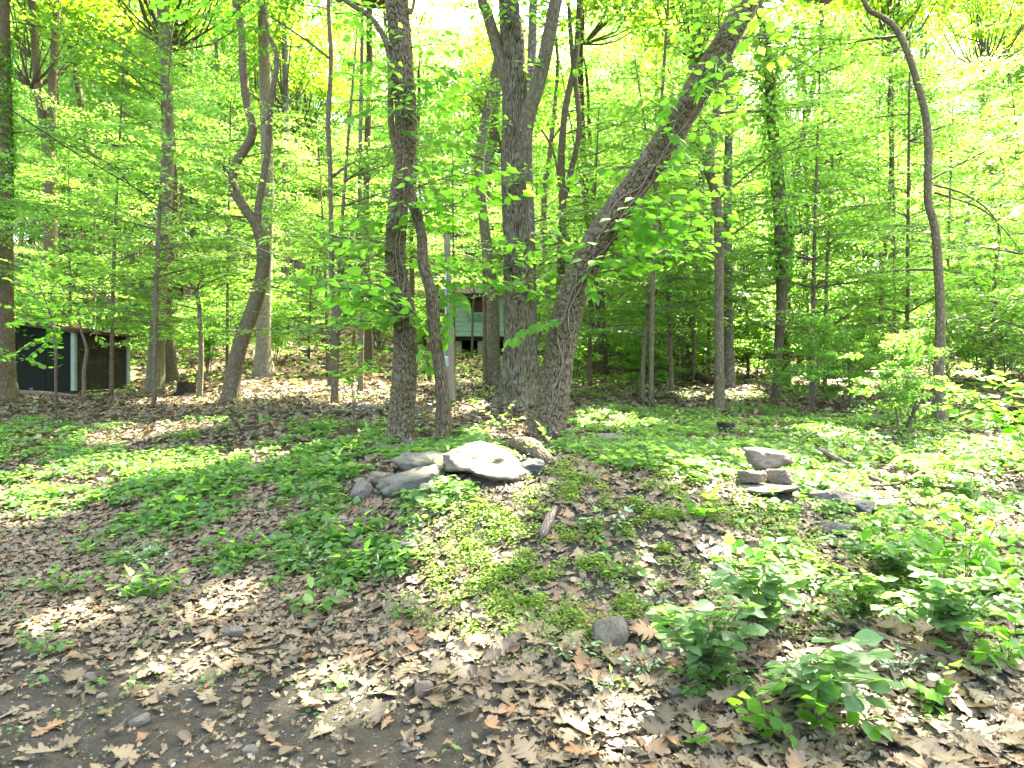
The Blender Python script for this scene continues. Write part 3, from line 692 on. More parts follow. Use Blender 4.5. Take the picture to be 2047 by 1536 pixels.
# trunks further back: (name, label, path, widths, material, options)
LIST = [
 ('ivy_clad_tree', 'thick trunk at the edge of the picture with ivy on its upper half', [(2, 808), (0, 700), (-2, 500), (0, 300), (-4, 100), (-6, -60)], [56, 50, 48, 46, 42, 40], 'bark_brown', dict(segs=24, cr=3.8)),
 ('forked_tree', 'grey-brown tree behind the dark shed forking high into two upright stems', [(104, 735), (103, 600), (101, 480), (100, 340), (92, 270), (76, 170), (68, 60), (60, -30)], [28, 26, 25, 25, 19, 16, 14, 13], 'bark_brown', dict(d=20, segs=12, forks=[{'uv': [(100, 300), (104, 200), (110, 90), (115, -20)], 'w': [18, 17, 15, 13]}])),
 ('slanting_tree', 'brown trunk rising behind the shed roof and tilting to one side', [(232, 715), (225, 610), (208, 500), (192, 400), (178, 310), (160, 200), (140, 60)], [22, 20, 18, 17, 15, 13, 11], 'bark_brown', dict(d=22)),
 ('straight_tree', 'straight mossy trunk standing just right of the dark shed', [(308, 786), (314, 680), (318, 600), (326, 470), (335, 330), (334, 200), (328, 60), (318, -30)], [34, 30, 28, 26, 24, 23, 22, 20], 'bark_mossy', dict(segs=16, boughs=10, bset='M')),
 ('young_tree', 'reddish narrow trunk close behind the straight mossy trunk by the shed', [(345, 766), (340, 690), (334, 600), (345, 500), (350, 380)], [24, 18, 17, 14, 12], 'bark_brown', dict(boughs=8)),
 ('bent_sapling', 'bare smooth sapling bending at its top among maple leaves beside the sunny clearing', [(397, 800), (402, 720), (399, 620), (393, 580), (376, 560), (360, 552)], [11, 10, 9, 9, 7, 5], 'bark_mossy', dict(boughs=5, high=False, bset='M', bz=(1.4, 2.2))),
 ('curved_tree', 'S-shaped double-stemmed tree leaning over the sunny clearing', [(457, 804), (468, 740), (483, 680), (505, 620), (522, 560), (526, 500), (512, 450), (484, 410), (466, 370), (470, 330), (492, 295), (506, 262), (494, 210), (486, 140), (483, 60), (468, -20)],
    [34, 30, 29, 28, 26, 25, 21, 19, 19, 18, 18, 17, 16, 16, 15, 14], 'bark_brown', dict(segs=20, step=.12, boughs=5, cr=3.4, forks=[{'uv': [(514, 470), (516, 420), (524, 370), (536, 300), (540, 220), (553, 130), (547, 90), (532, 60), (528, 0)], 'w': [16, 15, 14, 13, 12, 11, 10, 8, 6]}])),
 ('straight_tree', 'pale straight trunk right behind the S-shaped double-stemmed tree', [(526, 752), (526, 690), (530, 560), (535, 400), (533, 250), (528, 100), (524, -30)], [38, 28, 26, 25, 24, 22, 20], 'bark_pale', dict(segs=16, flare=.45, boughs=8)),
 ('straight_tree', 'slender pale grey trunk up the slope right of the S-shaped tree', [(570, 660), (570, 560), (571, 400), (572, 250), (570, 100), (568, -20)], [16, 14, 14, 13, 12, 11], 'bark_grey', dict(boughs=8)),
 ('young_tree', 'slim brown trunk between the sunny clearing and the leafy sapling', [(670, 808), (668, 740), (670, 660), (664, 560), (662, 450), (660, 340), (656, 240), (662, 120), (658, -20)], [15, 12, 11, 11, 10, 10, 10, 9, 8], 'bark_brown', dict(boughs=6, forks=[{'uv': [(662, 355), (690, 335), (722, 315)], 'w': [6, 5, 3], 'up': False}])),
 ('young_tree', 'thin yellowish mossy trunk left of the dark blocky-barked trunk', [(720, 782), (722, 700), (724, 600), (722, 480), (719, 350), (722, 200), (724, 60)], [11, 10, 10, 9, 8, 8, 7], 'bark_mossy', dict(boughs=6)),
 ('straight_tree', 'brown trunk standing right behind the thin yellowish mossy trunk', [(738, 705), (735, 600), (731, 480), (733, 350), (738, 150), (738, -20)], [18, 15, 14, 14, 13, 12], 'bark_brown', dict(d=20, boughs=6)),
 ('mossy_tree', 'lichen-speckled trunk left of the flared oak in front of the green cabin', [(985, 775), (986, 690), (985, 600), (974, 500), (963, 400), (958, 320), (972, 230), (990, 140), (1010, 60)], [30, 26, 25, 22, 20, 19, 18, 16, 15], 'bark_mossy', dict(segs=16, boughs=6)),
 ('straight_tree', 'grey trunk half hidden behind the right side of the flared oak', [(1064, 785), (1062, 680), (1060, 560), (1057, 420), (1055, 300), (1062, 150), (1066, -20)], [30, 25, 24, 22, 20, 18, 17], 'bark_grey', dict(segs=14, boughs=6)),
 ('thin_tree', 'very thin stem in front of the green cabin wall', [(970, 752), (969, 680), (968, 600), (966, 520)], [9, 8, 7, 5], 'bark_brown', dict(boughs=3, high=False, bz=(1.5, 2.5), d=14.6)),
 ('forked_tree', 'grey-brown tree behind the leaning trunk forking into crooked upright stems', [(1118, 770), (1118, 640), (1122, 520), (1125, 420), (1122, 320), (1130, 220), (1150, 120), (1158, 20), (1160, -40)], [20, 18, 17, 15, 14, 13, 12, 11, 10], 'bark_brown', dict(d=14.5, forks=[{'uv': [(1122, 420), (1142, 340), (1158, 260), (1150, 160), (1140, 60)], 'w': [12, 12, 11, 10, 9]}, {'uv': [(1122, 400), (1105, 300), (1062, 230)], 'w': [6, 5, 3], 'up': False}])),
 ('straight_tree', 'dark trunk with a mossy foot right of the leaning trunk', [(1205, 750), (1203, 660), (1196, 560), (1176, 440), (1166, 300), (1160, 150), (1158, -20)], [24, 17, 16, 15, 14, 13, 12], 'bark_dark', dict(flare=.4, boughs=7)),
 ('thin_tree', 'thin dark stem close left of the dark trunk with a mossy foot', [(1188, 752), (1184, 660), (1180, 560), (1186, 420), (1180, 300)], [12, 11, 10, 9, 8], 'bark_dark', dict(boughs=5)),
 ('sapling', 'slim straight sapling with a small crook right of the leaning trunk', [(1284, 803), (1285, 730), (1290, 650), (1296, 590), (1290, 575), (1270, 555), (1262, 520)], [10, 9, 8, 7, 6, 5, 3], 'bark_brown', dict(boughs=6, high=False, bz=(1.6, 2.6))),
 ('straight_tree', 'dark trunk tilting right between the crooked sapling and the fallen log', [(1309, 712), (1318, 640), (1330, 560), (1341, 480), (1350, 410), (1358, 330), (1375, 200), (1390, 40)], [17, 16, 15, 15, 14, 13, 12, 11], 'bark_grey', dict(boughs=7)),
 ('straight_tree', 'slender dark trunk leaning right behind the fallen log', [(1372, 752), (1380, 670), (1391, 580), (1398, 480), (1402, 360), (1398, 200), (1392, 0)], [18, 15, 14, 13, 12, 11, 10], 'bark_dark', dict(boughs=7)),
 ('crooked_tree', 'slim brown trunk with a sharp crook halfway up beside the lichened straight trunk', [(1438, 818), (1438, 740), (1437, 640), (1438, 540), (1436, 440), (1430, 385), (1416, 335), (1424, 280), (1434, 210), (1450, 150), (1464, 90), (1472, 30)], [22, 19, 18, 18, 18, 18, 18, 17, 16, 14, 12, 10], 'bark_brown', dict(segs=16, step=.12, boughs=9, cr=4.6)),
 ('straight_tree', 'lichened straight trunk close behind the slim crooked trunk', [(1459, 778), (1457, 680), (1455, 560), (1454, 440), (1456, 320), (1458, 200), (1462, 60)], [22, 19, 18, 17, 17, 15, 14], 'bark_grey', dict(segs=12, boughs=8)),
 ('ivy_clad_tree', 'trunk wrapped in dark ivy above a thin mossy foot right of the lichened trunk', [(1552, 805), (1556, 700), (1562, 600), (1562, 480), (1556, 380), (1545, 260), (1538, 160), (1528, 60), (1510, -30)], [17, 17, 20, 26, 28, 22, 19, 17, 15], 'bark_dark', dict(segs=14, boughs=10)),
 ('straight_tree', 'dark straight trunk directly behind the ivy-wrapped trunk', [(1572, 790), (1572, 700), (1574, 600), (1582, 460), (1592, 340), (1620, 200), (1642, 90)], [17, 15, 14, 13, 12, 11, 10], 'bark_brown', dict(boughs=8, d=16)),
 ('arching_tree', 'slim smooth tree arching over at its top above the white-lit shrubs', [(1877, 846), (1876, 760), (1880, 640), (1876, 540), (1868, 450), (1855, 400), (1856, 300), (1850, 230), (1832, 160), (1808, 90), (1780, 45), (1738, 22), (1725, 0)], [22, 19, 18, 17, 16, 15, 15, 14, 13, 12, 11, 10, 8], 'bark_brown', dict(segs=18, step=.12, boughs=9, cr=4.2,
    forks=[{'uv': [(1868, 385), (1900, 395), (1950, 412), (1990, 440), (2040, 500)], 'w': [5, 4, 3.5, 3, 2], 'up': False}, {'uv': [(1866, 370), (1920, 385), (1975, 420), (2000, 470), (1985, 560)], 'w': [4.5, 4, 3, 2, 1.5], 'up': False}])),
 ('thin_tree', 'thin dark stem in the thicket left of the arching tree', [(1760, 700), (1762, 580), (1775, 440), (1782, 320), (1778, 200)], [10, 9, 9, 8, 7], 'bark_dark', dict(d=20, boughs=8)),
 ('thin_tree', 'thin tilted stem in the thicket right of the arching tree', [(1900, 700), (1915, 560), (1935, 430), (1955, 330), (1965, 200)], [12, 11, 10, 9, 8], 'bark_grey', dict(d=22, boughs=8)),
 ('straight_tree', 'slender lichened trunk on the left slope below the overhead cable', [(262, 690), (260, 560), (262, 420), (250, 300), (246, 170), (244, 40)], [14, 13, 13, 12, 12, 11], 'bark_grey', dict(d=27, boughs=5)),
 ('straight_tree', 'slender grey trunk on the left slope beside the slanting brown trunk', [(222, 640), (224, 520), (222, 400), (220, 260), (222, 100)], [11, 11, 10, 10, 9], 'bark_grey', dict(d=32, boughs=4)),
 ('straight_tree', 'distant grey trunk just right of the slender pale grey trunk', [(594, 640), (594, 520), (595, 400), (596, 200), (600, 20)], [12, 11, 11, 10, 9], 'bark_grey', dict(d=33, boughs=4)),
 ('young_tree', 'dark narrow trunk just right of the sagging end of the cable', [(822, 640), (824, 540), (822, 470), (830, 350), (838, 200)], [11, 10, 9, 8, 7], 'bark_dark', dict(d=20, boughs=5)),
 ('straight_tree', 'pale trunk leaning left high above the cabin roof', [(950, 640), (955, 500), (975, 350), (990, 230), (1000, 120), (1010, -10)], [18, 17, 16, 15, 14, 13], 'bark_grey', dict(d=30, boughs=4)),
 ('mossy_tree', 'short mossy trunk in the gap right of the green cabin', [(1098, 740), (1096, 640), (1090, 520), (1088, 400), (1100, 300)], [15, 14, 13, 12, 10], 'bark_mossy', dict(d=18, boughs=5)),
 ('straight_tree', 'slim dark trunk between the crooked trunk and the leaning dark trunk', [(1600, 720), (1604, 620), (1612, 500), (1612, 360), (1608, 180)], [12, 11, 10, 10, 9], 'bark_dark', dict(d=21, boughs=7)),
]
for k_, (nm, lb, uv, w, mt, op) in enumerate(LIST):
    op = dict(op); b = op.pop('bset', None); bs = BOUGHM if b == 'M' else (BOUGH if k_ % 3 else BOUGH + BOUGHM)
    op.setdefault('boughs', 6); op.setdefault('bz', (2.2, 7.5)); 
    op['boughs'] = int(op['boughs'] * 1.5)
    tree(nm, lb, uv, w, M[mt], bset=bs, seed=200 + k_ * 3, **op)

# two canopy trees beside the driveway, out of view, whose crowns shade the bank
for k_, (x, y) in enumerate([(-7.5, 6.0), (6.8, 5.5), (-11, 10.5), (11.5, 9), (4.5, 9.6), (-3.6, 9.8), (0.5, 13.5), (8.5, 14.5), (-8, 12.5), (3, 17)]):
    pass

# ------------------------------------------------------------------ trees on the hill behind, shared meshes
def hill_trunk(seed, mat):
    r = np.random.default_rng(seed); a = Acc(); n = 7
    z = np.linspace(-.3, 13, n); w = np.cumsum(r.normal(0, .14, (n, 2)), 0); w[0] = 0; w[1] *= .5
    tube(a, np.column_stack([w, z]), .115 * (1.05 - z / 18), 9, 1.0, 0, .5, None, .35, .3)
    return a.mesh('hill_trunk', [mat])
HT = [hill_trunk(50 + k, M[m]) for k, m in enumerate(['bark_grey', 'bark_brown', 'bark_dark', 'bark_grey', 'bark_mossy', 'bark_brown'])]
LAND = [(0, 'the dark shed'), (330, 'the straight mossy trunk'), (520, 'the S-shaped tree'), (690, 'the slim brown trunk'), (810, 'the upright blocky-barked trunk'), (940, 'the utility pole'),
        (1035, 'the flared oak'), (1160, 'the leaning trunk'), (1290, 'the crooked sapling'), (1440, 'the slim crooked trunk'), (1560, 'the ivy-wrapped trunk'), (1730, 'the white-lit shrubs'), (1880, 'the arching tree'), (2047, 'the broad-leaved bush')]
def landmark(x, y):
    u = 1023.5 + F * x / y; return min(LAND, key=lambda l: abs(l[0] - u))[1]
BIG = GAPS[GAPS[:, 3] >= .65]
def blocks(p, grow):
    for gx, gy, gz, rx, ry in BIG:
        s_ = (p[2] - gz) / sd[2]
        if ((p[0] - gx - sd[0] * s_) / (rx * .7 + grow)) ** 2 + ((p[1] - gy - sd[1] * s_) / (ry * .7 + grow)) ** 2 < 1: return True
    return False
pts = [(-2.2, 35), (-4, 38), (.8, 40), (9, 31), (13, 34), (18, 37)]; tries = 0
while len(pts) < 154 and tries < 12000:
    tries += 1
    y = 18.5 + 56 * rng.random() ** 1.25; x = rng.uniform(-.9, .9) * y
    if -5 < x < 4.5 and 24 < y < 32: continue
    if abs(x) < 3.5 and y < 27: continue
    if y < 33 and any(blocks((x, y, 3.0 + dz), 3.0) for dz in (0, 3, 6, 9, 12)): continue
    md = 2.2 + y * .022 + (1.3 if y < 30 else 0)
    if all((x - a) ** 2 + (y - b) ** 2 > md * md for a, b in pts) and all((x - b[0]) ** 2 + (y - b[1]) ** 2 > 2.5 for _, b in TREES):
        pts.append((x, y))
BARKW = ['grey', 'brown', 'dark', 'pale grey', 'mossy', 'brownish']
for x, y in pts:
    z = float(ground_z(x, y)); ti = int(rng.integers(6)); s = rng.uniform(.75, 1.3); w = rng.uniform(.6, 1.3) * s
    far = 'low on' if y < 30 else ('midway up' if y < 45 else 'high on')
    t = thing('woodland_tree', '%s %s tree %s the slope by %s' % ('slim' if w < .95 else 'stout', BARKW[ti], far, landmark(x, y)), 'tree', (x, y, z), 'trees on the wooded slope')
    tr = link('trunk', HT[ti], t); tr.scale = (w, w, s); tr.rotation_euler = (rng.normal(0, .05), rng.normal(0, .05), rng.uniform(0, 6.3))
    cs = s * rng.uniform(.9, 1.2); h0 = rng.uniform(2.2, 5.5)
    cr = link('crown', (FARCROWN[int(rng.integers(6))] if y > 25 else MIDCROWN[int(rng.integers(4))]), t, (0, 0, h0))
    cr.scale = (cs, cs, cs * rng.uniform(.9, 1.25)); cr.rotation_euler = (0, 0, rng.uniform(0, 6.3))
    if ((y > 23 and rng.random() < .8) or (x, y) in pts[:6]) and not any(blocks((x, y, z + h0 + 8 * s + dz), 3.2) for dz in (0, 4, 8)):
        tr.scale[2] *= 1.5
        c2 = link('crown', FARCROWN[int(rng.integers(6))], t, (rng.normal(0, .6), rng.normal(0, .6), h0 + 8 * s)); c2.scale = (cs * 1.1, cs * 1.1, cs * 1.1); c2.rotation_euler = (0, 0, rng.uniform(0, 6.3))
# young growth on the slope that closes the view between the trunks
n_ = 0; tries = 0; sp_ = []
while n_ < 95 and tries < 5000:
    tries += 1
    y = rng.uniform(21, 62); x = rng.uniform(-.82, .82) * y
    if -4.5 < x < 3.5 and y < 31: continue
    if x < -3 and y < 34: continue
    if not all((x - a) ** 2 + (y - b) ** 2 > 4 for a, b in sp_): continue
    z = float(ground_z(x, y))
    if y < 24 and blocks((x, y, z + 2), 1.0): continue
    sp_.append((x, y)); n_ += 1; s = rng.uniform(.8, 1.5) * (1 + y / 90)
    t = thing('young_woodland_tree', 'leafy young tree %s the slope by %s' % ('low on' if y < 30 else ('midway up' if y < 45 else 'high on'), landmark(x, y)), 'tree', (x, y, z), 'young trees on the wooded slope')
    tr = link('trunk', HT[int(rng.integers(6))], t); tr.scale = (.35, .35, .4 * s)
    cr = link('crown', MIDCROWN[int(rng.integers(4))], t, (0, 0, rng.uniform(.1, 1.0))); cr.scale = (s * .75, s * .75, s * .6); cr.rotation_euler = (0, 0, rng.uniform(0, 6.3))

# understorey trees: layered boughs from low down, at middle distance
k_ = 0
UND = [(-2.9, 11.6), (-6.2, 12.2), (-9.2, 11.2), (3.0, 13.2), (5.2, 12.2), (7.4, 13.2), (9.6, 12.6), (6.2, 16.5), (9.5, 17.5), (12.6, 16.8), (-4.6, 17.6), (-7.6, 18.8), (-11.5, 19.4), (-1.6, 19.5), (2.3, 18.4), (4.6, 20.5),
       (11, 21), (14.5, 21), (-9.5, 23.5), (-13.5, 15.5), (-5.4, 24), (7.8, 24), (13.4, 25), (17, 27), (-15, 24), (-1, 34), (3, 36), (10.2, 15.0), (12.0, 13.2), (8.2, 19.4), (-17, 29), (0.9, 22), (-12.8, 12.8), (-8.3, 14.6), (-3.7, 14.2), (-1.9, 16.2), (1.6, 14.6), (4.0, 15.6), (2.2, 11.2), (6.3, 14.2), (8.6, 11.4), (11.6, 18.8), (13.8, 18.6), (-6.2, 21.5), (-3.2, 22), (6.2, 18.5), (4.9, 17.6), (-10.4, 16.6), (-13.4, 18.6), (9.6, 21.4), (16.6, 22.5), (-1.4, 24.5)]
for (x, y) in UND:
    k_ += 1
    z = float(ground_z(x, y))
    lab = '%s tiered-leaved tree %s by %s' % (['slim', 'young', 'slender', 'small'][k_ % 4], 'on flat ground' if y < 13.3 else ('behind nearer trunks' if y < 18 else 'at the slope foot'), landmark(x, y))
    t = thing('understory_tree', lab, 'tree', (x, y, z), 'understory trees with tiers of leaves')
    H = rng.uniform(5, 8.5); lean = rng.normal(0, .5, 2)
    pp = np.array([[0, 0, -.1], [lean[0] * .2, lean[1] * .2, H * .4], [lean[0], lean[1], H]])
    a = Acc(); path, _ = tube(a, pp, [.045, .035, .012], 7, .4); link('trunk', a.mesh('trunk', [M['bark_brown']]), t)
    nb = int(rng.integers(18, 27))
    for b_ in range(nb):
        f_ = rng.uniform(.2, 1.0); p = path[int(f_ * (len(path) - 1))] + np.array([x, y, z])
        az = b_ * 2.4 + rng.normal(0, .3); c = p + np.array([math.cos(az), math.sin(az), .1]) * .9
        bs = BOUGHM if k_ % 4 == 0 else BOUGH
        place_bough(t, p, az, rng.uniform(.7, 1.15) * (1.15 - .5 * f_), bs[int(rng.integers(len(bs)))], rng.uniform(-.3, .1))

# undergrowth between the trunks
n_ = 0; tries = 0; ug = []
while n_ < 62 and tries < 4000:
    tries += 1
    y = rng.uniform(14.5, 30); x = rng.uniform(-.8, .85) * y
    if -4.0 < x < 2.5 and (x < 0 or y > 18): continue
    if blocks((x, y, ground_z(x, y) + .5), .8): continue
    if x < 0 and y < 18.5: continue
    if not all((x - a_) ** 2 + (y - b_) ** 2 > 2.2 for a_, b_ in ug): continue
    ug.append((x, y)); n_ += 1; z = float(ground_z(x, y)); s_ = rng.uniform(.8, 1.5)
    t = thing('undergrowth_bush', '%s leafy undergrowth bush %s by %s' % ('low' if s_ < 1.15 else 'tall', 'among the trunks' if y < 20 else 'at the slope foot', landmark(x, y)), 'bush', (x, y, z), 'undergrowth bushes between the trunks')
    f_ = link('foliage', SHRUB[int(rng.integers(4))], t, (0, 0, .05)); f_.scale = (s_ * 1.1, s_ * 1.1, s_); f_.rotation_euler = (0, 0, rng.uniform(0, 6.3))
    a = Acc(); tube(a, np.array([[0, 0, -.1], [.1, 0, .6 * s_], [.05, .1, 1.3 * s_]]), [.02, .014, .005], 5, .3); link('stem', a.mesh('stem', [M['twig']]), t)

# shrubs
SH = [(1640, 745, 1.5, 'white-lit leafy shrub on the low rise behind the right stones'), (1740, 735, 1.4, 'white-lit shrub beside the arching tree trunk on the rise'), (1700, 820, .9, 'thin-stemmed shrub with sunlit leaves in front of the rise'),
      (1620, 830, .7, 'small sunlit shrub over the green ground cover by the rise'), (1960, 770, 1.3, 'leafy shrub behind the broad-leaved bush at the right edge'), (1800, 870, .8, 'low leafy shrub at the foot of the arching tree'),
      (610, 660, 1.6, 'sunlit bush on the slope right of the pale straight trunk'), (700, 640, 1.5, 'bush on the slope above the clearing'), (520, 640, 1.6, 'bright bush on the slope left of the pale straight trunk'),
      (430, 650, 1.4, 'bright bush behind the bent bare sapling'), (270, 640, 1.3, 'bush on the slope behind the shed end'), (1180, 700, 1.2, 'bush in the woods between the leaning trunk and the mossy foot'),
      (1260, 700, 1.3, 'bush behind the crooked sapling'), (1340, 660, 1.5, 'bush on the rising ground behind the fallen log'), (1500, 720, 1.3, 'bush between the lichened and the ivy-wrapped trunks'),
      (1580, 700, 1.4, 'bush behind the ivy-wrapped trunk'), (1830, 700, 1.6, 'thicket bush left of the arching tree'), (2000, 690, 1.7, 'thicket bush at the right edge of the woods'), (760, 700, 1.0, 'bush just left of the blocky trunk far back'),
      (1130, 690, 1.0, 'bush seen behind the leaning trunk'), (150, 620, 1.5, 'bush above the shed roof on the slope'), (1420, 700, 1.1, 'bush behind the slim crooked trunk')]
for u, v, s, lb in SH:
    b = hit(u, v)
    t = thing('shrub', lb, 'shrub', b)
    f_ = link('foliage', SHRUB[int(rng.integers(4))], t, (0, 0, .1)); f_.scale = (s,) * 3; f_.rotation_euler = (0, 0, rng.uniform(0, 6.3))
    for q_ in range(3):
        a = Acc(); e = rng.normal(0, .35, 2) * s; tube(a, np.array([[0, 0, -.05], [e[0] * .4, e[1] * .4, .5 * s], [e[0], e[1], 1.2 * s]]), [.014, .01, .004], 5, .3)
        link('stem', a.mesh('stem', [M['twig']]), t)

# ------------------------------------------------------------------ stones
FOOT = []
def on_rock(x, y):
    out = np.zeros(np.shape(x), bool)
    for fx, fy, fw, fd in FOOT:
        if fw > .05: out |= ((x - fx) / (fw * .8)) ** 2 + ((y - fy + fd * .2) / (fd * 1.0)) ** 2 < 1
    return out
def rock_mesh(seed, mat, planes=11, sub=3):
    r = np.random.default_rng(seed)
    import bmesh
    bm = bmesh.new(); bmesh.ops.create_icosphere(bm, subdivisions=sub + 1, radius=1)
    co = np.array([v.co[:] for v in bm.verts]); d = nrm(co)
    n = r.normal(0, 1, (planes, 3)); n[:, 2] *= .7; n = nrm(n); off = r.uniform(.66, .98, planes)
    n[0] = nrm(np.array([r.normal(0, .12), r.normal(0, .12), 1])); n[1] = nrm(np.array([r.normal(0, .12), r.normal(0, .12), -1])); off[:2] = .62
    dt = d @ n.T; rr = np.where(dt > .05, off / np.maximum(dt, .05), 9).min(1); rr = np.minimum(rr, 1.15)
    rr *= 1 + .2 * (fbm(d[:, 0] * 3 + d[:, 2] * 2 + 9, d[:, 1] * 3 + d[:, 2] * 4 + 3, seed) - .5) - .22 * np.abs(fbm(d[:, 0] * 4 + d[:, 2] * 3 + 3, d[:, 1] * 4 - d[:, 2] * 5 + 8, seed + 6, 3) - .5) + .13 * (fbm(d[:, 0] * 9 + 7, d[:, 1] * 9 + d[:, 2] * 9, seed + 2) - .5)
    cc = d * rr[:, None]; cc[:, 2] += .05 * (np.floor(cc[:, 2] * 6 + 2 * fbm(cc[:, 0] * 2 + 5, cc[:, 1] * 2 + 5, seed)) / 6 - cc[:, 2]) * 6 * .25; cc /= abs(cc).max(0)
    for v, c in zip(bm.verts, cc): v.co = c.tolist()
    me = bpy.data.meshes.new('stone'); bm.to_mesh(me); bm.free(); me.materials.append(mat)
    for p_ in me.polygons: p_.use_smooth = True
    return me
def rock(u, v, wpx, hpx, depth, mat, label, name='rock', lift=0.0, rot=(0, 0, 0), d=None, seed=None, sub=3, group=None, sink=.25):
    b = hit(u, v) if d is None else np.array([T(u) * d, d, float(ground_z(T(u) * d, d))])
    w = wpx / F * b[1] / 2; h = hpx / F * b[1] / 2 * (.8 if name == 'rock' and lift == 0 else 1)
    if name == 'rock' and lift == 0 and sink == .25: sink = .36
    o = link(name, rock_mesh(seed or int(u * 7 + v), mat, sub=sub), None, (b[0], b[1], b[2] + h * (1 - 2 * sink) + lift))
    o.scale = (w, depth / 2, h); o.rotation_euler = rot
    FOOT.append((b[0], b[1], w, depth / 2))
    return tag(o, label, 'rock', group)
rock(842, 938, 132, 62, .5, M['rock_green'], 'broad green-grey slab lying behind the tilted stone of the bank', rot=(.1, .05, .2))
rock(822, 975, 150, 62, .34, M['rock_green'], 'long tilted olive-grey stone at the left end of the bank', rot=(.15, -.22, .15), seed=3)
rock(722, 990, 52, 50, .3, M['rock_grey'], 'small grey stone left of the long tilted stone', rot=(.1, -.5, .4))
rock(768, 965, 70, 40, .3, M['rock_tan'], 'brownish stone wedged behind the small grey stone', rot=(0, .1, .2))
rock(958, 935, 165, 52, .6, M['rock_tan'], 'large sunlit flat slab at the top of the bank', rot=(.25, -.08, .1), seed=22, lift=.02)
rock(1000, 950, 150, 44, .45, M['rock_tan'], 'second sunlit slab overlapping in front of the largest one', rot=(.2, .03, -.1), seed=31)
rock(1072, 940, 62, 40, .3, M['rock_blue'], 'bluish stone below the broken root on the bank', rot=(.1, .1, .3))
rock(856, 985, 38, 42, .18, M['rock_grey'], 'little grey stone under the long tilted stone')
rock(815, 1103, 52, 42, .16, M['rock_green'], 'rounded stone half sunk in litter below the sunlit slabs')
rock(763, 900, 44, 32, .3, M['rock_grey'], 'grey stone at the left foot of the dark blocky trunk')
rock(822, 893, 34, 30, .25, M['rock_green'], 'greenish stone at the right foot of the dark blocky trunk')
rock(830, 830, 22, 40, .3, M['rock_grey'], 'upright grey stone just behind the dark blocky trunk')
rock(1212, 880, 92, 26, .5, M['rock_grey'], 'flat grey stone in the ground cover right of the leaning trunk')
rock(1222, 1285, 76, 110, .10, M['rock_green'], 'flat grey-green slab leaning on the face of the bank', rot=(-.55, .12, .1), seed=9, sink=.35)
rock(1250, 1255, 22, 28, .06, M['rock_blue'], 'small bluish stone touching the leaning flat slab')
# the stacked stones on the right
rock(1537, 985, 150, 18, .4, M['rock_tan'], 'thin base stone under the small stone stack', seed=61, sink=.1)
rock(1503, 975, 66, 30, .22, M['rock_tan'], 'lower support stone of the stack, under its flat top stone', lift=.03, seed=62, sink=.1)
rock(1557, 973, 62, 32, .22, M['rock_tan'], 'banded support stone on the near side of the stack', lift=.035, seed=63, sink=.1, rot=(0, -.1, .1))
rock(1530, 962, 112, 46, .36, M['rock_tan'], 'wide wedge-shaped stone on top of the stack', lift=.11, seed=64, sink=.1, rot=(.05, .08, .1))
rock(1637, 1000, 58, 40, .25, M['rock_grey'], 'angular grey block right of the stone stack')
rock(1680, 1002, 74, 44, .3, M['rock_grey'], 'pale grey stone beside the angular block', rot=(0, .3, .2))
rock(1716, 1018, 66, 34, .25, M['rock_blue'], 'dark slate-blue stone beside the pale flat-topped one')
rock(1768, 1020, 58, 36, .25, M['rock_tan'], 'pale flat-topped stone beside the slate-blue one')
rock(1668, 1062, 96, 38, .25, M['rock_grey'], 'low pale stone among the leaves in front of the slate-blue stone', rot=(0, .2, .1))
for k_, (u, v, w, h, lb) in enumerate([(690, 826, 60, 20, 'flat mossy stone at the near edge of the sunny clearing'), (640, 815, 40, 18, 'low stone by the slim brown trunk'), (742, 822, 56, 26, 'mossy stone behind the leafy sapling'), (790, 812, 50, 18, 'low flat stone behind the dark blocky trunk'),
        (410, 753, 44, 16, 'flat pale rock on the slope behind the bare sapling'), (492, 748, 30, 18, 'rounded rock at the foot of the slope by the S-shaped tree'), (325, 745, 30, 14, 'small rock between the straight mossy trunk and the slope'), (610, 705, 34, 16, 'rock above the clearing on the slope'),
        (265, 740, 34, 12, 'low rock beside the shed corner'), (865, 716, 26, 12, 'small rock below the cabin piers'), (1745, 760, 90, 40, 'dark boulder under the white-lit shrubs'), (1830, 770, 70, 36, 'dark boulder behind the arching tree'), (1500, 765, 30, 16, 'greenish rock behind the lichened trunk'), (650, 730, 22, 12, 'small rock at the upper edge of the clearing'), (1010, 716, 30, 12, 'pale rock under the cabin side')]):
    rock(u, v, w, h, max(.25, w / F * 8), M['rock_grey'] if k_ % 2 else M['rock_green'], lb, sub=2)
for k_, (u, v, w, h, lb) in enumerate([(848, 1385, 46, 34, 'pale squarish stone lying in the leaf litter'), (470, 1270, 44, 22, 'brownish chip half buried in the dark soil'), (178, 1362, 30, 22, 'pale square stone in the dark soil'), (205, 1395, 26, 8, 'thin pale sliver of stone on the soil'),
        (282, 1448, 46, 22, 'pale flat stone near the corner of the bare soil'), (607, 1462, 12, 12, 'tiny bluish pebble on the soil'), (675, 1480, 22, 12, 'small grey stone at the edge of the litter'), (500, 1508, 34, 18, 'grey stone on the soil at the very front'), (812, 1500, 16, 14, 'light pebble at the front of the litter'),
        (960, 1250, 34, 28, 'grey stone poking out of the litter below the chickweed'), (1352, 1395, 34, 24, 'grey stone under the round-leaved plants'), (1100, 985, 22, 14, 'small flat chip on the face of the bank'), (805, 1045, 14, 10, 'pebble in the litter above the rounded stone'), (250, 1268, 30, 14, 'dark chip of stone beside the sunlit leaves')]):
    rock(u, v, w, h, w / F * 3.2, M['rock_grey'] if k_ % 3 else M['rock_tan'], lb, name='stone', sub=2)
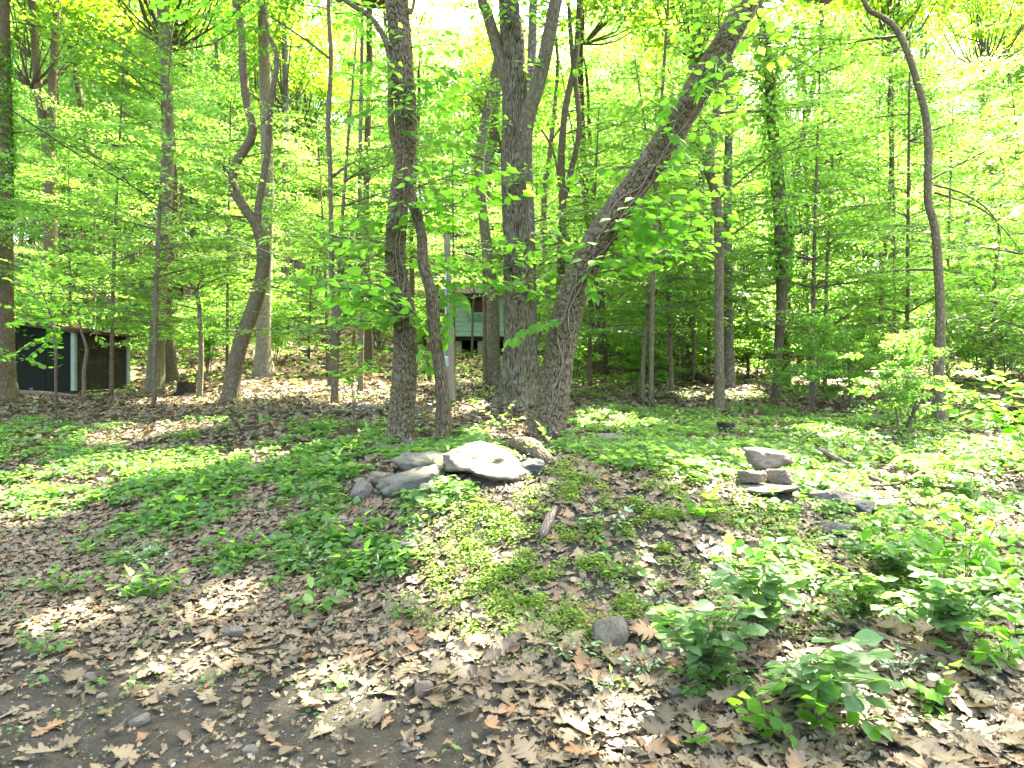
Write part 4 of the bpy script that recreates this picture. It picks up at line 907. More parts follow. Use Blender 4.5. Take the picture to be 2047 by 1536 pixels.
# ------------------------------------------------------------------ litter, ground cover (uncountable)
def samp(n, y0, y1, extra=1.0):
    y = np.sqrt(rng.uniform(y0 * y0, y1 * y1, n)); x = rng.uniform(-1, 1, n) * (.78 * y + extra)
    return x, y

def normals(x, y):
    e = .06
    dx = (ground_z(x + e, y) - ground_z(x - e, y)) / (2 * e); dy = (ground_z(x, y + e) - ground_z(x, y - e)) / (2 * e)
    return nrm(np.stack([-dx, -dy, np.ones_like(dx)], -1))

def scatter_flat(acc, x, y, size, tpl, tilt=.3, curl=.5, lift=.02, matid=0):
    z = ground_z(x, y); n0 = normals(x, y)
    N_ = nrm(n0 + rng.normal(0, tilt, n0.shape)); A_ = rng.normal(0, 1, n0.shape); A_ = nrm(A_ - N_ * (A_ * N_).sum(1, keepdims=True))
    S = size * rng.uniform(.6, 1.35, len(x)); h = rng.uniform(.004, lift, len(x))
    Pp = np.stack([x, y, z], -1) + n0 * h[:, None] - A_ * (S * .5)[:, None]
    put_leaves(acc, Pp, A_, N_, S, tpl, matid, None, curl)

def litter_density(x, y):
    u, v = to_uv(x, y, ground_z(x, y))
    d = np.ones_like(x)
    # trodden drive edge, bottom left: mostly bare soil
    bare = sstep(1270, 1400, v + (u - 500) * -.12 + (fbm(x * 2.2, y * 2.2, 77) - .5) * 160) * (u < 1150)
    d = d * (1 - .9 * bare * sstep(1200, 900, u))
    berm = np.exp(-((u - 1200) / 260) ** 2 - ((v - 1120) / 150) ** 2)
    d = d * (1 - .72 * berm)
    return d * (.6 + .5 * fbm(x * 1.7, y * 1.7, 3)) * ~on_rock(x, y)

a = Acc()
x, y = samp(24000, 2.25, 6.6, .6); k = rng.random(len(x)) < litter_density(x, y); scatter_flat(a, x[k][:7600], y[k][:7600], .096, 'oak', .14, .24, .02)
x, y = samp(11000, 2.25, 6.6, .6); k = rng.random(len(x)) < litter_density(x, y); scatter_flat(a, x[k], y[k], .07, 'leaf', .18, .35, .024)
x, y = samp(42000, 2.25, 7.5, .6); k = rng.random(len(x)) < litter_density(x, y) + .12; scatter_flat(a, x[k], y[k], .045, 'litt', .4, .6, .022)
tag(link('leaf_litter', a.mesh('leaf_litter', [M['litter']])), 'brown oak leaf litter covering the forest floor', 'leaf litter', None, 'stuff')
a = Acc()
x, y = samp(26000, 6.3, 15, .8); k = rng.random(len(x)) < litter_density(x, y) + .1; scatter_flat(a, x[k], y[k], .115, 'litt', .3, .4, .04)
x, y = samp(38000, 14, 40, 1.5); scatter_flat(a, x, y, .17, 'dia', .35, 0, .05)
tag(link('leaf_litter', a.mesh('leaf_litter_far', [M['litter']])), 'brown dead leaves on the flat ground and the slope beyond the bank', 'leaf litter', None, 'stuff')

# the 280 fallen oak leaves that show largest: pieces of the ground
oakm = []
for k in range(6):
    a = Acc(); put_leaves(a, np.array([[-.5, 0, 0.]]), np.array([[1., 0, 0]]), np.array([[0, 0, 1.]]), [1.0], 'oak', 0, np.array([rng.random()]), .45); oakm.append(a.mesh('fallen_leaf', [M['litter']]))
x, y = samp(900, 2.3, 3.9, .2); kk = rng.random(len(x)) < litter_density(x, y) * .6; x = x[kk][:280]; y = y[kk][:280]; nn = normals(x, y)
for i_ in range(len(x)):
    o = link('fallen_leaf', oakm[i_ % 6], ground, (x[i_], y[i_], float(ground_z(x[i_], y[i_])) + rng.uniform(.025, .05)))
    qz = Vector((nn[i_] + rng.normal(0, .22, 3)).tolist()).to_track_quat('Z', 'Y').to_matrix().to_4x4() @ Matrix.Rotation(rng.uniform(0, 6.28), 4, 'Z')
    o.rotation_euler = qz.to_euler(); o.scale = (rng.uniform(.10, .17),) * 3

def herb_density(x, y):
    u, v = to_uv(x, y, ground_z(x, y))
    d = np.full(x.shape, .03)
    d = np.maximum(d, .72 * sstep(1050, 900, u) * sstep(820, 880, v) * sstep(1060, 980, v))
    d = np.maximum(d, .56 * sstep(120, 260, u) * sstep(900, 800, u) * sstep(960, 1010, v) * sstep(1230, 1130, v))
    d = np.maximum(d, .74 * sstep(1080, 1200, u) * sstep(795, 850, v) * sstep(985, 930, v))
    d = np.maximum(d, .7 * sstep(1450, 1620, u) * sstep(900, 950, v) * sstep(1330, 1180, v + (1850 - u) * .25))
    d = np.maximum(d, .35 * sstep(830, 780, v))
    d = np.maximum(d, .3 * (v < 800) * (u > 1150))
    d *= 1 - .75 * np.exp(-((u - 580) / 250) ** 2 - ((v - 790) / 42) ** 2)
    d *= 1 - .7 * np.exp(-((u - 350) / 260) ** 2 - ((v - 880) / 25) ** 2)
    n = fbm(x * 1.9, y * 1.9, 21) * .55 + fbm(x * 5, y * 5, 22, 2) * .45
    return np.clip(d * sstep(.45, .56, n + (d - .5) * .24) * 1.4, 0, 1) * ~on_rock(x, y)

def herbs(acc, x, y, size, hgt, n_leaf, tpl, matid=0):
    """small plants: whorls of leaves on a short stalk"""
    z = ground_z(x, y); n = len(x); hh = hgt * rng.uniform(.4, 1.3, n)
    c = np.stack([x, y, z + hh], -1); tilt = rng.normal(0, .3, (n, 3)); tint = rng.random(n)
    a0 = rng.uniform(0, 6.28, n)
    for q_ in range(n_leaf):
        az = a0 + q_ * 2 * math.pi / 3 * (1 if q_ < 3 else 1.07) + rng.normal(0, .3, n)
        low = (q_ // 3)
        A_ = np.stack([np.cos(az), np.sin(az), rng.uniform(-.25, .25, n) - .1], -1)
        Nn = UP + tilt + rng.normal(0, .25, (n, 3))
        Pp = c + A_ * (.012 + .012 * low) - UP * (low * hh * .45)[:, None]
        put_leaves(acc, Pp, A_, Nn, size * rng.uniform(.65, 1.25, n), tpl, matid, np.clip(tint * .7 + rng.random(n) * .3, 0, 1))
a = Acc()
x, y = samp(3000, 3.3, 7.5, .6); k = rng.random(len(x)) < herb_density(x, y); herbs(a, x[k], y[k], .085, .09, 6, 'ova')
x, y = samp(9000, 3.0, 7.5, .6); k = rng.random(len(x)) < np.minimum(1, herb_density(x, y) + .12 * sstep(.5, .62, fbm(x * 3, y * 3, 44))); herbs(a, x[k], y[k], .034, .035, 5, 'dia')
x, y = samp(9000, 3.2, 6.6, .6); k = rng.random(len(x)) < herb_density(x, y); herbs(a, x[k], y[k], .056, .06, 6, 'ova')
x, y = samp(28000, 6.4, 13, .8); k = rng.random(len(x)) < herb_density(x, y); herbs(a, x[k], y[k], .07, .08, 5, 'dia')
x, y = samp(30000, 12.5, 34, 1.2); k = rng.random(len(x)) < herb_density(x, y) * .8; herbs(a, x[k], y[k], .12, .14, 4, 'dia')
tag(link('ground_cover', a.mesh('ground_cover', [M['herb']])), 'low green leafy ground cover spreading over the forest floor', 'ground cover', None, 'stuff')

# chickweed over the bank
a = Acc()
x, y = samp(90000, 3.4, 6.6, .3); u, v = to_uv(x, y, ground_z(x, y))
dn = 1.1 * np.exp(-((u - 1160) / 250) ** 4 - ((v - 1110) / 165) ** 4) * .8 + .5 * np.exp(-((u - 1700) / 260) ** 4 - ((v - 1130) / 130) ** 4) + .3 * np.exp(-((u - 960) / 120) ** 2 - ((v - 1190) / 60) ** 2)
k = ~on_rock(x, y) & (rng.random(len(x)) < dn * sstep(.44, .6, fbm(x * 2.6, y * 2.6, 63) * .45 + fbm(x * 9, y * 9, 64, 2) * .55) * 1.2)
herbs(a, x[k], y[k], .024, .05, 6, 'dia')
tag(link('chickweed', a.mesh('chickweed', [M['weed']])), 'mat of tiny bright green chickweed on the bare earth bank', 'weeds', None, 'stuff')
# seedlings dotted over bare soil
a = Acc()
x, y = samp(2600, 2.3, 4.6, .2); k = rng.random(len(x)) < .35 * sstep(.4, .6, fbm(x * 2, y * 2, 91)); herbs(a, x[k], y[k], .014, .012, 3, 'dia')
tag(link('seedlings', a.mesh('seedlings', [M['weed']])), 'tiny green seedlings dotted over the bare soil at the front', 'seedlings', None, 'stuff')
# loose stems and dry grass, twigs
a = Acc()
def sticks(n, y0, y1, ln, r, dens=None, lift=.03):
    x, y = samp(n, y0, y1, .5)
    if dens is not None:
        u, v = to_uv(x, y, ground_z(x, y)); k = rng.random(n) < dens(u, v); x, y = x[k], y[k]
    for i_ in range(len(x)):
        az = rng.uniform(0, 6.28); l_ = ln * rng.uniform(.4, 1.5); d = np.array([math.cos(az), math.sin(az)]) * l_ / 2; bend = rng.normal(0, .12, 2) * l_
        q_ = []
        for s in (-1, 0, 1):
            px, py = x[i_] + d[0] * s + (bend[0] if s == 0 else 0), y[i_] + d[1] * s + (bend[1] if s == 0 else 0)
            q_.append([px, py, float(ground_z(px, py)) + rng.uniform(.01, lift)])
        tube(a, np.array(q_), [r, r * .9, r * .5], 3, 1.0, 0, rng.random(), cap=False)
sticks(700, 2.3, 7, .14, .0016)
sticks(1500, 3.8, 6.6, .12, .0013, lambda u, v: np.exp(-((u - 1150) / 300) ** 2 - ((v - 1060) / 140) ** 2), .06)
sticks(260, 6, 22, .5, .006)
tag(link('twig_debris', a.mesh('twig_debris', [M['deadwood']])), 'dry stems and small twigs strewn over bank and litter', 'twigs', None, 'stuff')

# gravel in the bare soil
a = Acc()
x, y = samp(5200, 2.25, 5.6, .2); u, v = to_uv(x, y, ground_z(x, y)); k = rng.random(len(x)) < .25 + .6 * (1 - litter_density(x, y)); x, y = x[k], y[k]
ico = np.array([[0, 0, 1], [.9, 0, .35], [.28, .85, .35], [-.73, .53, .35], [-.73, -.53, .35], [.28, -.85, .35], [.73, .53, -.4], [-.28, .85, -.4], [-.9, 0, -.4], [-.28, -.85, -.4], [.73, -.53, -.4]])
icf = np.array([[0, 1, 2], [0, 2, 3], [0, 3, 4], [0, 4, 5], [0, 5, 1], [1, 6, 2], [2, 7, 3], [3, 8, 4], [4, 9, 5], [5, 10, 1], [2, 6, 7], [3, 7, 8], [4, 8, 9], [5, 9, 10], [1, 10, 6]])
S = .004 + .011 * rng.random(len(x)) ** 3; V = ico[None] * (S[:, None, None] * rng.uniform(.5, 1.3, (len(x), 1, 3))) * rng.uniform(.8, 1.2, (len(x), 11, 1)); V[..., 2] *= .7
V += np.stack([x, y, ground_z(x, y) + S * .3], -1)[:, None]
a.add(V.reshape(-1, 3), [(icf[None] + (np.arange(len(x)) * 11)[:, None, None]).reshape(-1, 3)], 0, np.repeat(rng.random(len(x)), 11))
def grav():
    m, t, N, L, b = nt('gravel_stone'); L.new(ramp(t, [(0, (.05, .048, .04)), (.8, (.12, .115, .095)), (1, (.25, .25, .23))], attr(t, 'tint')), b.inputs['Base Color']); b.inputs['Roughness'].default_value = .8; return m
tag(link('gravel', a.mesh('gravel', [grav()], False)), 'fine gravel scattered in the bare soil at the front', 'gravel', None, 'stuff')

# ------------------------------------------------------------------ deadwood
def stick(label, uvs, widths, mat='deadwood', name='fallen_branch', lift=.03, cat='branch', disp=None, segs=8, step=.1):
    ps = [hit(u, v) + UP * (lift if not isinstance(lift, (list, tuple)) else lift[i_]) for i_, (u, v) in enumerate(uvs)]
    base = ps[0].copy(); rad = [w / F * p_[1] / 2 for w, p_ in zip(widths, ps)]
    a = Acc(); tube(a, np.array(ps) - base, rad, segs, step, 0, .5, disp)
    o = link(name, a.mesh(name, [M[mat]]), None, base)
    return tag(o, label, cat)
stick('knotty broken root lying on the crest of the bank', [(1030, 905), (1062, 912), (1092, 930), (1120, 940)], [26, 34, 24, 6], 'bark_brown', name='broken_root', cat='root', lift=[.08, .08, .05, .02], disp=disp_block(.02, .12, .01, 71), segs=36, step=.015)
stick('thin fork of root beside the knotty broken root', [(1075, 930), (1100, 950), (1130, 948)], [8, 6, 3], name='root_fork', cat='root', lift=.03)
stick('long thin branch lying across the litter at the right', [(1640, 1235), (1720, 1268), (1800, 1300), (1880, 1325), (1990, 1345)], [12, 14, 13, 11, 6], lift=.03)
stick('dark stick propped against the long thin branch', [(1630, 1165), (1662, 1210), (1700, 1255)], [8, 8, 6], 'bark_dark', lift=[.05, .04, .02])
stick('pale weathered board-like stick behind the stone stack', [(1638, 922), (1680, 938), (1740, 965), (1800, 985)], [9, 12, 9, 5], lift=[.12, .08, .05, .03])
stick('dark curved branch lying beyond the fern', [(1740, 985), (1800, 978), (1850, 955), (1885, 985), (1960, 992)], [5, 7, 9, 9, 4], 'bark_dark', lift=.05)
stick('thick rotting log lying between the tilted dark trunks', [(1262, 735), (1310, 748), (1360, 756), (1420, 770)], [22, 24, 22, 14], 'bark_dark', 'fallen_log', .12, 'log')
stick('fallen log in the woods behind the crooked trunk', [(1380, 715), (1440, 722), (1510, 722), (1560, 716)], [16, 18, 18, 14], 'bark_dark', 'fallen_log', .15, 'log')
stick('thin log lying along the foot of the shed', [(20, 792), (90, 795), (160, 800)], [14, 13, 6], 'bark_brown', 'fallen_log', .06, 'log')
stick('pale pole resting beside the thin log by the shed', [(60, 790), (100, 784), (140, 780)], [6, 6, 5], 'deadwood', lift=.12)
stick('short broken stick beside the dark gravelly soil', [(720, 1400), (760, 1350), (830, 1310), (930, 1290)], [3, 3, 3, 2], lift=.02)
stick('bleached piece of bark on the face of the bank', [(1085, 1085), (1098, 1050), (1110, 1025)], [16, 20, 10], lift=.03, name='bark_piece', cat='bark')
# stumps
def stump(u, v, w, h, label, mat='bark_dark', jag=.35):
    b = hit(u, v); r_ = w / F * b[1] / 2; hh = h / F * b[1]
    root = thing('tree_stump', label, 'stump', b); a = Acc()
    segs = 28; th = np.linspace(0, 6.283, segs, endpoint=False); r0 = np.random.default_rng(int(u)); jg = r0.random(segs); jg = (jg + np.roll(jg, 1) + np.roll(jg, 2) + np.roll(jg, -1)) / 4; top = hh * (1 - jag * jg)
    rows = []
    for f_ in np.linspace(0, 1, 8):
        rr = r_ * (1 + .4 * np.exp(-f_ * 6)) * (1 + .08 * np.sin(th * 5) + .1 * (r0.random(segs) - .5)); rows.append(np.stack([rr * np.cos(th), rr * np.sin(th), -.05 + f_ * (top + .05)], -1))
    rows.append(np.stack([r_ * .6 * np.cos(th), r_ * .6 * np.sin(th), top * .8], -1)); rows.append(np.stack([0 * th, 0 * th, top * 0 + hh * .45], -1))
    V = np.stack(rows); n = len(rows); i = np.arange(n - 1)[:, None] * segs; j = np.arange(segs)[None]; j2 = (j + 1) % segs
    a.add(V.reshape(-1, 3), [np.stack([i + j, i + j2, i + segs + j2, i + segs + j], -1).reshape(-1, 4)])
    link('wood', a.mesh('wood', [M[mat]]), root)
stump(2030, 860, 60, 55, 'dark rotten stump behind the broad-leaved bush', 'bark_brown')
stump(372, 790, 34, 36, 'jagged reddish stump beside the bare sapling', 'deadwood', .6)
stump(1452, 868, 34, 26, 'crumbling low stump in the ground cover in front of the crooked trunk', 'bark_brown', .4)

# ------------------------------------------------------------------ boxes for buildings
def box_mesh(name, c, s, mat, bev=.004):
    import bmesh
    bm = bmesh.new(); bmesh.ops.create_cube(bm, size=1)
    for v in bm.verts: v.co = (v.co.x * s[0], v.co.y * s[1], v.co.z * s[2])
    if bev: bmesh.ops.bevel(bm, geom=bm.edges[:], offset=bev, segments=1, affect='EDGES')
    for v in bm.verts: v.co = (v.co.x + c[0], v.co.y + c[1], v.co.z + c[2])
    me = bpy.data.meshes.new(name); bm.to_mesh(me); bm.free(); me.materials.append(mat); return me
def prism(name, poly, th, mat):
    """poly: 4 corners, extruded along th vector"""
    poly = np.array(poly, float); th = np.array(th, float); V = np.vstack([poly, poly + th]); n = len(poly)
    me = bpy.data.meshes.new(name)
    me.from_pydata(V.tolist(), [], [list(range(n))[::-1], list(range(n, 2 * n))] + [[i, (i + 1) % n, n + (i + 1) % n, n + i] for i in range(n)]); me.update(); me.materials.append(mat); return me
# shed: corner K nearest, wall e2 runs left, wall e1 runs right-back (local frame x = e1, y = e2)
Kd = 15.5; K = np.array([T(150) * Kd, Kd]); aE = math.atan2(.95, .30)
shed = thing('shed', 'small dark green shed with pale corner boards behind the leaves', 'shed', (K[0], K[1], 1.36)); shed.rotation_euler = (0, 0, aE)
L1, L2 = 1.38, 2.6; zb = .08
def wall_top(yy): return 1.36 + .13 * yy         # mono-pitch roof rising to the left
def shed_panel(nm, x0, x1, y0, y1, th, mat, zl=zb, top=None):
    t0, t1 = wall_top(y0), wall_top(y1)
    poly = [(x0, y0, zl), (x1, y1, zl), (x1, y1, t1), (x0, y0, t0)]
    o = link(nm, prism(nm, poly, th, mat), shed); return o
shed_panel('plywood_panel', 0, .92, 0, 0, (0, .03, 0), M['shed_brown'])['label'] = 'brown weathered plywood panel'
shed_panel('plywood_panel', .98, L1, 0, 0, (0, .03, 0), M['shed_brown'], .12)['label'] = 'warped grey-brown plywood panel'
for q_ in range(3):
    y0 = .002 + q_ * .87
    shed_panel('wall_panel', 0, 0, y0, y0 + .86, (.03, 0, 0), M['shed_black'])
shed_panel('wall_panel', L1, L1, 0, L2, (-.03, 0, 0), M['shed_black'])
link('wall_panel', prism('wall_panel', [(0, L2, zb), (L1, L2, zb), (L1, L2, wall_top(L2)), (0, L2, wall_top(L2))], (0, -.03, 0), M['shed_black']), shed)
link('corner_board', box_mesh('corner_board', (-.035, -.01, .73), (.07, .11, 1.28), M['shed_trim']), shed)
link('corner_board', box_mesh('corner_board', (L1 + .01, -.035, .72), (.09, .05, 1.26), M['shed_trim']), shed)
link('batten', box_mesh('batten', (.95, -.02, .70), (.075, .03, 1.16), M['cabin_void']), shed)
link('floor_frame', box_mesh('floor_frame', (L1 / 2, L2 / 2, .03), (L1 - .02, L2 - .02, .09), M['deadwood']), shed)
for (x, y) in ((.12, .12), (L1 - .12, .12), (.12, L2 - .2), (.12, L2 / 2)):
    link('block', box_mesh('block', (x, y, -.12), (.18, .18, .22), M['block']), shed)
link('roof_deck', prism('roof_deck', [(-.16, -.16, wall_top(-.16) + .01), (L1 + .12, -.16, wall_top(-.16) + .01), (L1 + .12, L2 + .1, wall_top(L2 + .1) + .01), (-.16, L2 + .1, wall_top(L2 + .1) + .01)], (0, 0, .03), M['cabin_void']), shed)
for r_ in range(9):
    for c_ in range(5):
        y0 = -.18 + r_ * .32; x0 = -.18 + c_ * .34 - (.15 if r_ % 2 else 0)
        jx, jy, jz = rng.normal(0, .008, 3)
        xa, xb = max(x0 + jx, -.19), min(x0 + .33 + jx, L1 + .14)
        if xb - xa < .05: continue
        poly = [(xa, y0 + jy, wall_top(y0) + .045 + r_ * .001 + abs(jz) + .012), (xb, y0 + jy, wall_top(y0) + .045 + abs(jz) * 1.5 + .012), (xb, y0 + .34 + jy, wall_top(y0 + .34) + .045), (xa, y0 + .34 + jy, wall_top(y0 + .34) + .045)]
        link('shingle', prism('shingle', poly, (0, 0, .008), M['shingle']), shed)
# leaves lying on the shed roof
a = Acc(); n = 420; X_ = rng.uniform(-.15, L1 + .1, n); Y_ = rng.uniform(-.15, L2, n)
put_leaves(a, np.stack([X_, Y_, wall_top(Y_) + .07 + rng.uniform(0, .03, n)], -1), rng.normal(0, 1, (n, 3)) * [1, 1, .15], UP + rng.normal(0, .3, (n, 3)), rng.uniform(.06, .12, n), 'litt', 0, None, .5)
ro = link('roof_leaves', a.mesh('roof_leaves', [M['litter']]), shed); ro['kind'] = 'stuff'

# cabin on piers up the slope
cd = 27.5; gx0, gx1 = T(903) * cd, T(1058) * cd; gz = float(ground_z(-.5, cd)); wz0 = CAMZ + (768 - 673) / F * cd; wz1 = CAMZ + (768 - 590) / F * cd
cab = thing('cabin', 'faded green wooden cabin raised on concrete piers behind the utility pole', 'cabin', (gx0, cd, gz))
W = gx1 - gx0; b0 = wz0 - gz; b1 = wz1 - gz; D_ = 3.2
wx0, wx1, wzb, wzt = .62, 1.5, b0 + .94, b1 - .12      # window opening
def cbox(nm, x0, x1, y0, y1, z0, z1, mat, lab=None):
    o = link(nm, box_mesh(nm, ((x0 + x1) / 2, (y0 + y1) / 2, (z0 + z1) / 2), (x1 - x0, y1 - y0, z1 - z0), mat, .006), cab)
    if lab: o['label'] = lab
    return o
zz = b0; k_ = 0
while zz < b1 - .01:
    z1 = min(zz + .19, b1)
    m_ = M['cabin_green']
    if z1 <= wzb + .001 or zz >= wzt: segs_ = [(0, W)]
    else: segs_ = [(0, wx0), (wx1, W)]
    for (xa, xb) in segs_:
        cbox('wall_board', xa + .004, xb - .004, -.02 - .004 * (k_ % 2), .02, zz + .006, z1 - .003, m_ if k_ % 3 else M['cabin_green'])
    zz = z1; k_ += 1
cbox('wall_panel', wx0, wx1 + .35, -.035, -.026, b0 + .55, wzb - .02, M['cabin_dark'], 'darker green panel under the window')
cbox('window_recess', wx0 - .02, wx1 + .02, .25, .28, wzb - .05, wzt + .05, M['cabin_void'])
wf = cbox('window_frame', wx0 - .05, wx1 + .05, -.045, -.026, wzb - .06, wzb, M['shed_trim'])
cbox('window_frame', wx0 - .05, wx0, -.045, -.026, wzb, wzt, M['shed_trim'])
cbox('window_frame', wx1, wx1 + .05, -.045, -.026, wzb, wzt, M['shed_trim'])
cbox('corner_trim', -.06, 0, -.05, .04, b0 - .02, b1, M['shed_trim'])
cbox('corner_trim', W, W + .06, -.05, .04, b0 - .02, b1, M['shed_trim'])
cbox('side_wall', -.001 - .04, .0, .045, D_, b0, b1, M['cabin_green'])
cbox('side_wall', W, W + .04, .045, D_, b0, b1, M['cabin_green'])
cbox('back_wall', 0, W, D_ - .04, D_, b0, b1, M['cabin_dark'])
cbox('sill_beam', -.03, W + .03, .0, D_, b0 - .16, b0 - .005, M['bark_dark'])
for px_ in (.05, W * .33, W * .66, W - .3):
    for py_ in (.1, D_ - .3):
        for q_ in range(4):
            z0 = -.3 + q_ * (b0 + .14) / 4
            cbox('pier_block', px_ + .004 * (q_ % 2), px_ + .32, py_, py_ + .32, z0, z0 + (b0 + .14) / 4 - .006, M['block'])
prism_r = [(-.5, -.45, b1 - .02), (W + .4, -.45, b1 - .02), (W + .4, D_ / 2, b1 + .75), (-.5, D_ / 2, b1 + .75)]
link('roof', prism('roof', prism_r, (0, 0, .06), M['shingle']), cab)
link('roof', prism('roof', [(-.5, D_ / 2 + .004, b1 + .75), (W + .4, D_ / 2 + .004, b1 + .75), (W + .4, D_ + .4, b1 - .02), (-.5, D_ + .4, b1 - .02)], (0, 0, .06), M['shingle']), cab)
cbox('porch_rail', -1.15, -.1, .3, .36, b0 + .35, b0 + .43, M['deadwood']); cbox('porch_post', -1.15, -1.07, .3, .38, -.2, b0 + .9, M['deadwood']); cbox('porch_floor', -1.2, -.05, .2, D_, b0 - .08, b0, M['deadwood'])

# utility pole with meter box and cable
pb = hit(905, 806); pole = thing('utility_pole', 'weathered square wooden utility pole carrying the cable in front of the cabin', 'utility pole', pb)
top = P(893, 470, pb[1]) - pb; w0 = 17 / F * pb[1]; w1 = 11 / F * pb[1]
def taper(p0, p1, wa, wb): 
    a = Acc(); d = nrm(p1 - p0); ex = np.array([1., 0, 0]); ey = np.array([0, 1., 0]); V = []
    for f_ in np.linspace(0, 1, 14):
        c = p0 + (p1 - p0) * f_; h = (wa + (wb - wa) * f_) / 2; ch = h * .7
        for sx, sy in ((-1, -.7), (-.7, -1), (.7, -1), (1, -.7), (1, .7), (.7, 1), (-.7, 1), (-1, .7)): V.append(c + ex * h * sx + ey * h * sy)
    i = np.arange(13)[:, None] * 8; j = np.arange(8)[None]; j2 = (j + 1) % 8
    a.add(np.array(V), [np.stack([i + j, i + j2, i + 8 + j2, i + 8 + j], -1).reshape(-1, 4), np.array([[104 + k for k in range(8)]])]); return a
link('post', taper(np.array([0, 0, -.2]), top, w0, w1).mesh('post', [M['pole']], False), pole)
bz = P(893, 723, pb[1]) - pb
link('meter_box', box_mesh('meter_box', (bz[0] - .02, -.02, bz[2]), (.11, .12, .17), M['metal'], .01), pole)
link('meter_cover', box_mesh('meter_cover', (bz[0] - .02, -.09, bz[2] + .02), (.07, .02, .09), M['metal'], .006), pole)
a = Acc(); cz = P(900, 640, pb[1]) - pb; tube(a, np.array([[bz[0] - .02, -.05, bz[2] + .08], [bz[0] - .01, -.06, cz[2]], [bz[0] - .01, -.06, top[2] * .82]]), [.012] * 3, 8, .3); link('conduit', a.mesh('conduit', [M['metal']]), pole)
for zf in (.72, .45):
    link('bracket', box_mesh('bracket', (top[0] * zf - .05, -.05, top[2] * zf), (.16, .03, .02), M['wire'], .003), pole)
cp = [P(-500, -130, 4.4), P(0, 205, 6.0), P(150, 305, 6.9), P(300, 392, 7.9), P(450, 470, 8.9), P(600, 525, 9.8), P(740, 552, 10.6), pb + np.array([top[0] * .74 - .06, -.05, top[2] * .74])]
a = Acc(); tube(a, np.array(cp) - cp[0], [.006] * 8, 6, .3)
tag(link('overhead_cable', a.mesh('overhead_cable', [M['wire']]), None, cp[0]), 'black cable sagging from the upper left down to the wooden utility pole', 'cable')

# ------------------------------------------------------------------ plants with leaves built one by one
def leaf_mesh(tpl, mat, seed, curl=.25):
    a = Acc(); put_leaves(a, np.array([[0, 0, 0.]]), np.array([[1., 0, 0]]), np.array([[0, 0, 1.]]), [1.0], tpl, 0, np.array([.5]), curl)
    me = a.mesh('leaf', [mat])
    me.attributes['tint'].data.foreach_set('value', np.full(len(me.vertices), [.2, .5, .8, .35][seed % 4], np.float32))
    return me
LM = {'glossy': [leaf_mesh('leaf', M['leaf_glossy'], k) for k in range(4)], 'ovate': [leaf_mesh('leaf', M['leaf_big'], k) for k in range(4)], 'round': [leaf_mesh('round', M['leaf_big'], k) for k in range(4)],
      'var': [leaf_mesh('leaf', M['varieg'], k, .3) for k in range(4)], 'herb': [leaf_mesh('leaf', M['herb'], k) for k in range(4)], 'maple': [leaf_mesh('maple', M['leaf'], k) for k in range(4)]}
def put_leaf(root, p, A, N, size, kind):
    if root.name.startswith('climbing') and in_gap(np.array(p)[None], .08)[0]: return None
    A = nrm(np.array(A, float)); N = np.array(N, float); B = nrm(np.cross(N, A)); N = np.cross(A, B)
    o = link('leaf', LM[kind][random.randrange(4)], root, p - np.array(root.location))
    m = Matrix([[A[0], B[0], N[0]], [A[1], B[1], N[1]], [A[2], B[2], N[2]]]); o.rotation_euler = m.to_euler(); o.scale = (size,) * 3
    return o
def leafy_stem(root, ps, size, gap, kind, mat='twig', r0=.003, start=.15, pair=True, droop=.2, vertical=False):
    base = np.array(root.location); pth, _ = catmull(np.array(ps), [1] * len(ps), .02)
    a = Acc(); tube(a, np.array(ps) - base, np.linspace(r0, r0 * .35, len(ps)), 5, .06); link('stem', a.mesh('stem', [M[mat]]), root)
    s = np.concatenate([[0], np.cumsum(np.linalg.norm(np.diff(pth, axis=0), axis=1))]); Ltot = s[-1]; t = Ltot * start; k = 0; cnt = 0
    while t < Ltot:
        i_ = min(int(np.searchsorted(s, t)), len(pth) - 2); d = nrm(pth[i_ + 1] - pth[i_]); lat = np.cross(UP, d)
        if np.linalg.norm(lat) < .5: lat = np.array([math.cos(k * 1.57), math.sin(k * 1.57), 0])
        lat = nrm(lat)
        for sgn in ((1, -1) if pair else ((1,) if k % 2 else (-1,))):
            A = lat * sgn * .9 + d * .5 + rng.normal(0, .22, 3) - UP * droop
            N = UP + rng.normal(0, .3, 3) + (np.array([0, -.7, 0]) if vertical else 0)
            put_leaf(root, pth[i_] + A * size * .12, A, N, size * rng.uniform(.7, 1.15), kind); cnt += 1
        t += gap * rng.uniform(.75, 1.25); k += 1
    put_leaf(root, pth[-1], nrm(pth[-1] - pth[-2]) - UP * droop, UP + rng.normal(0, .2, 3), size, kind)
    return cnt

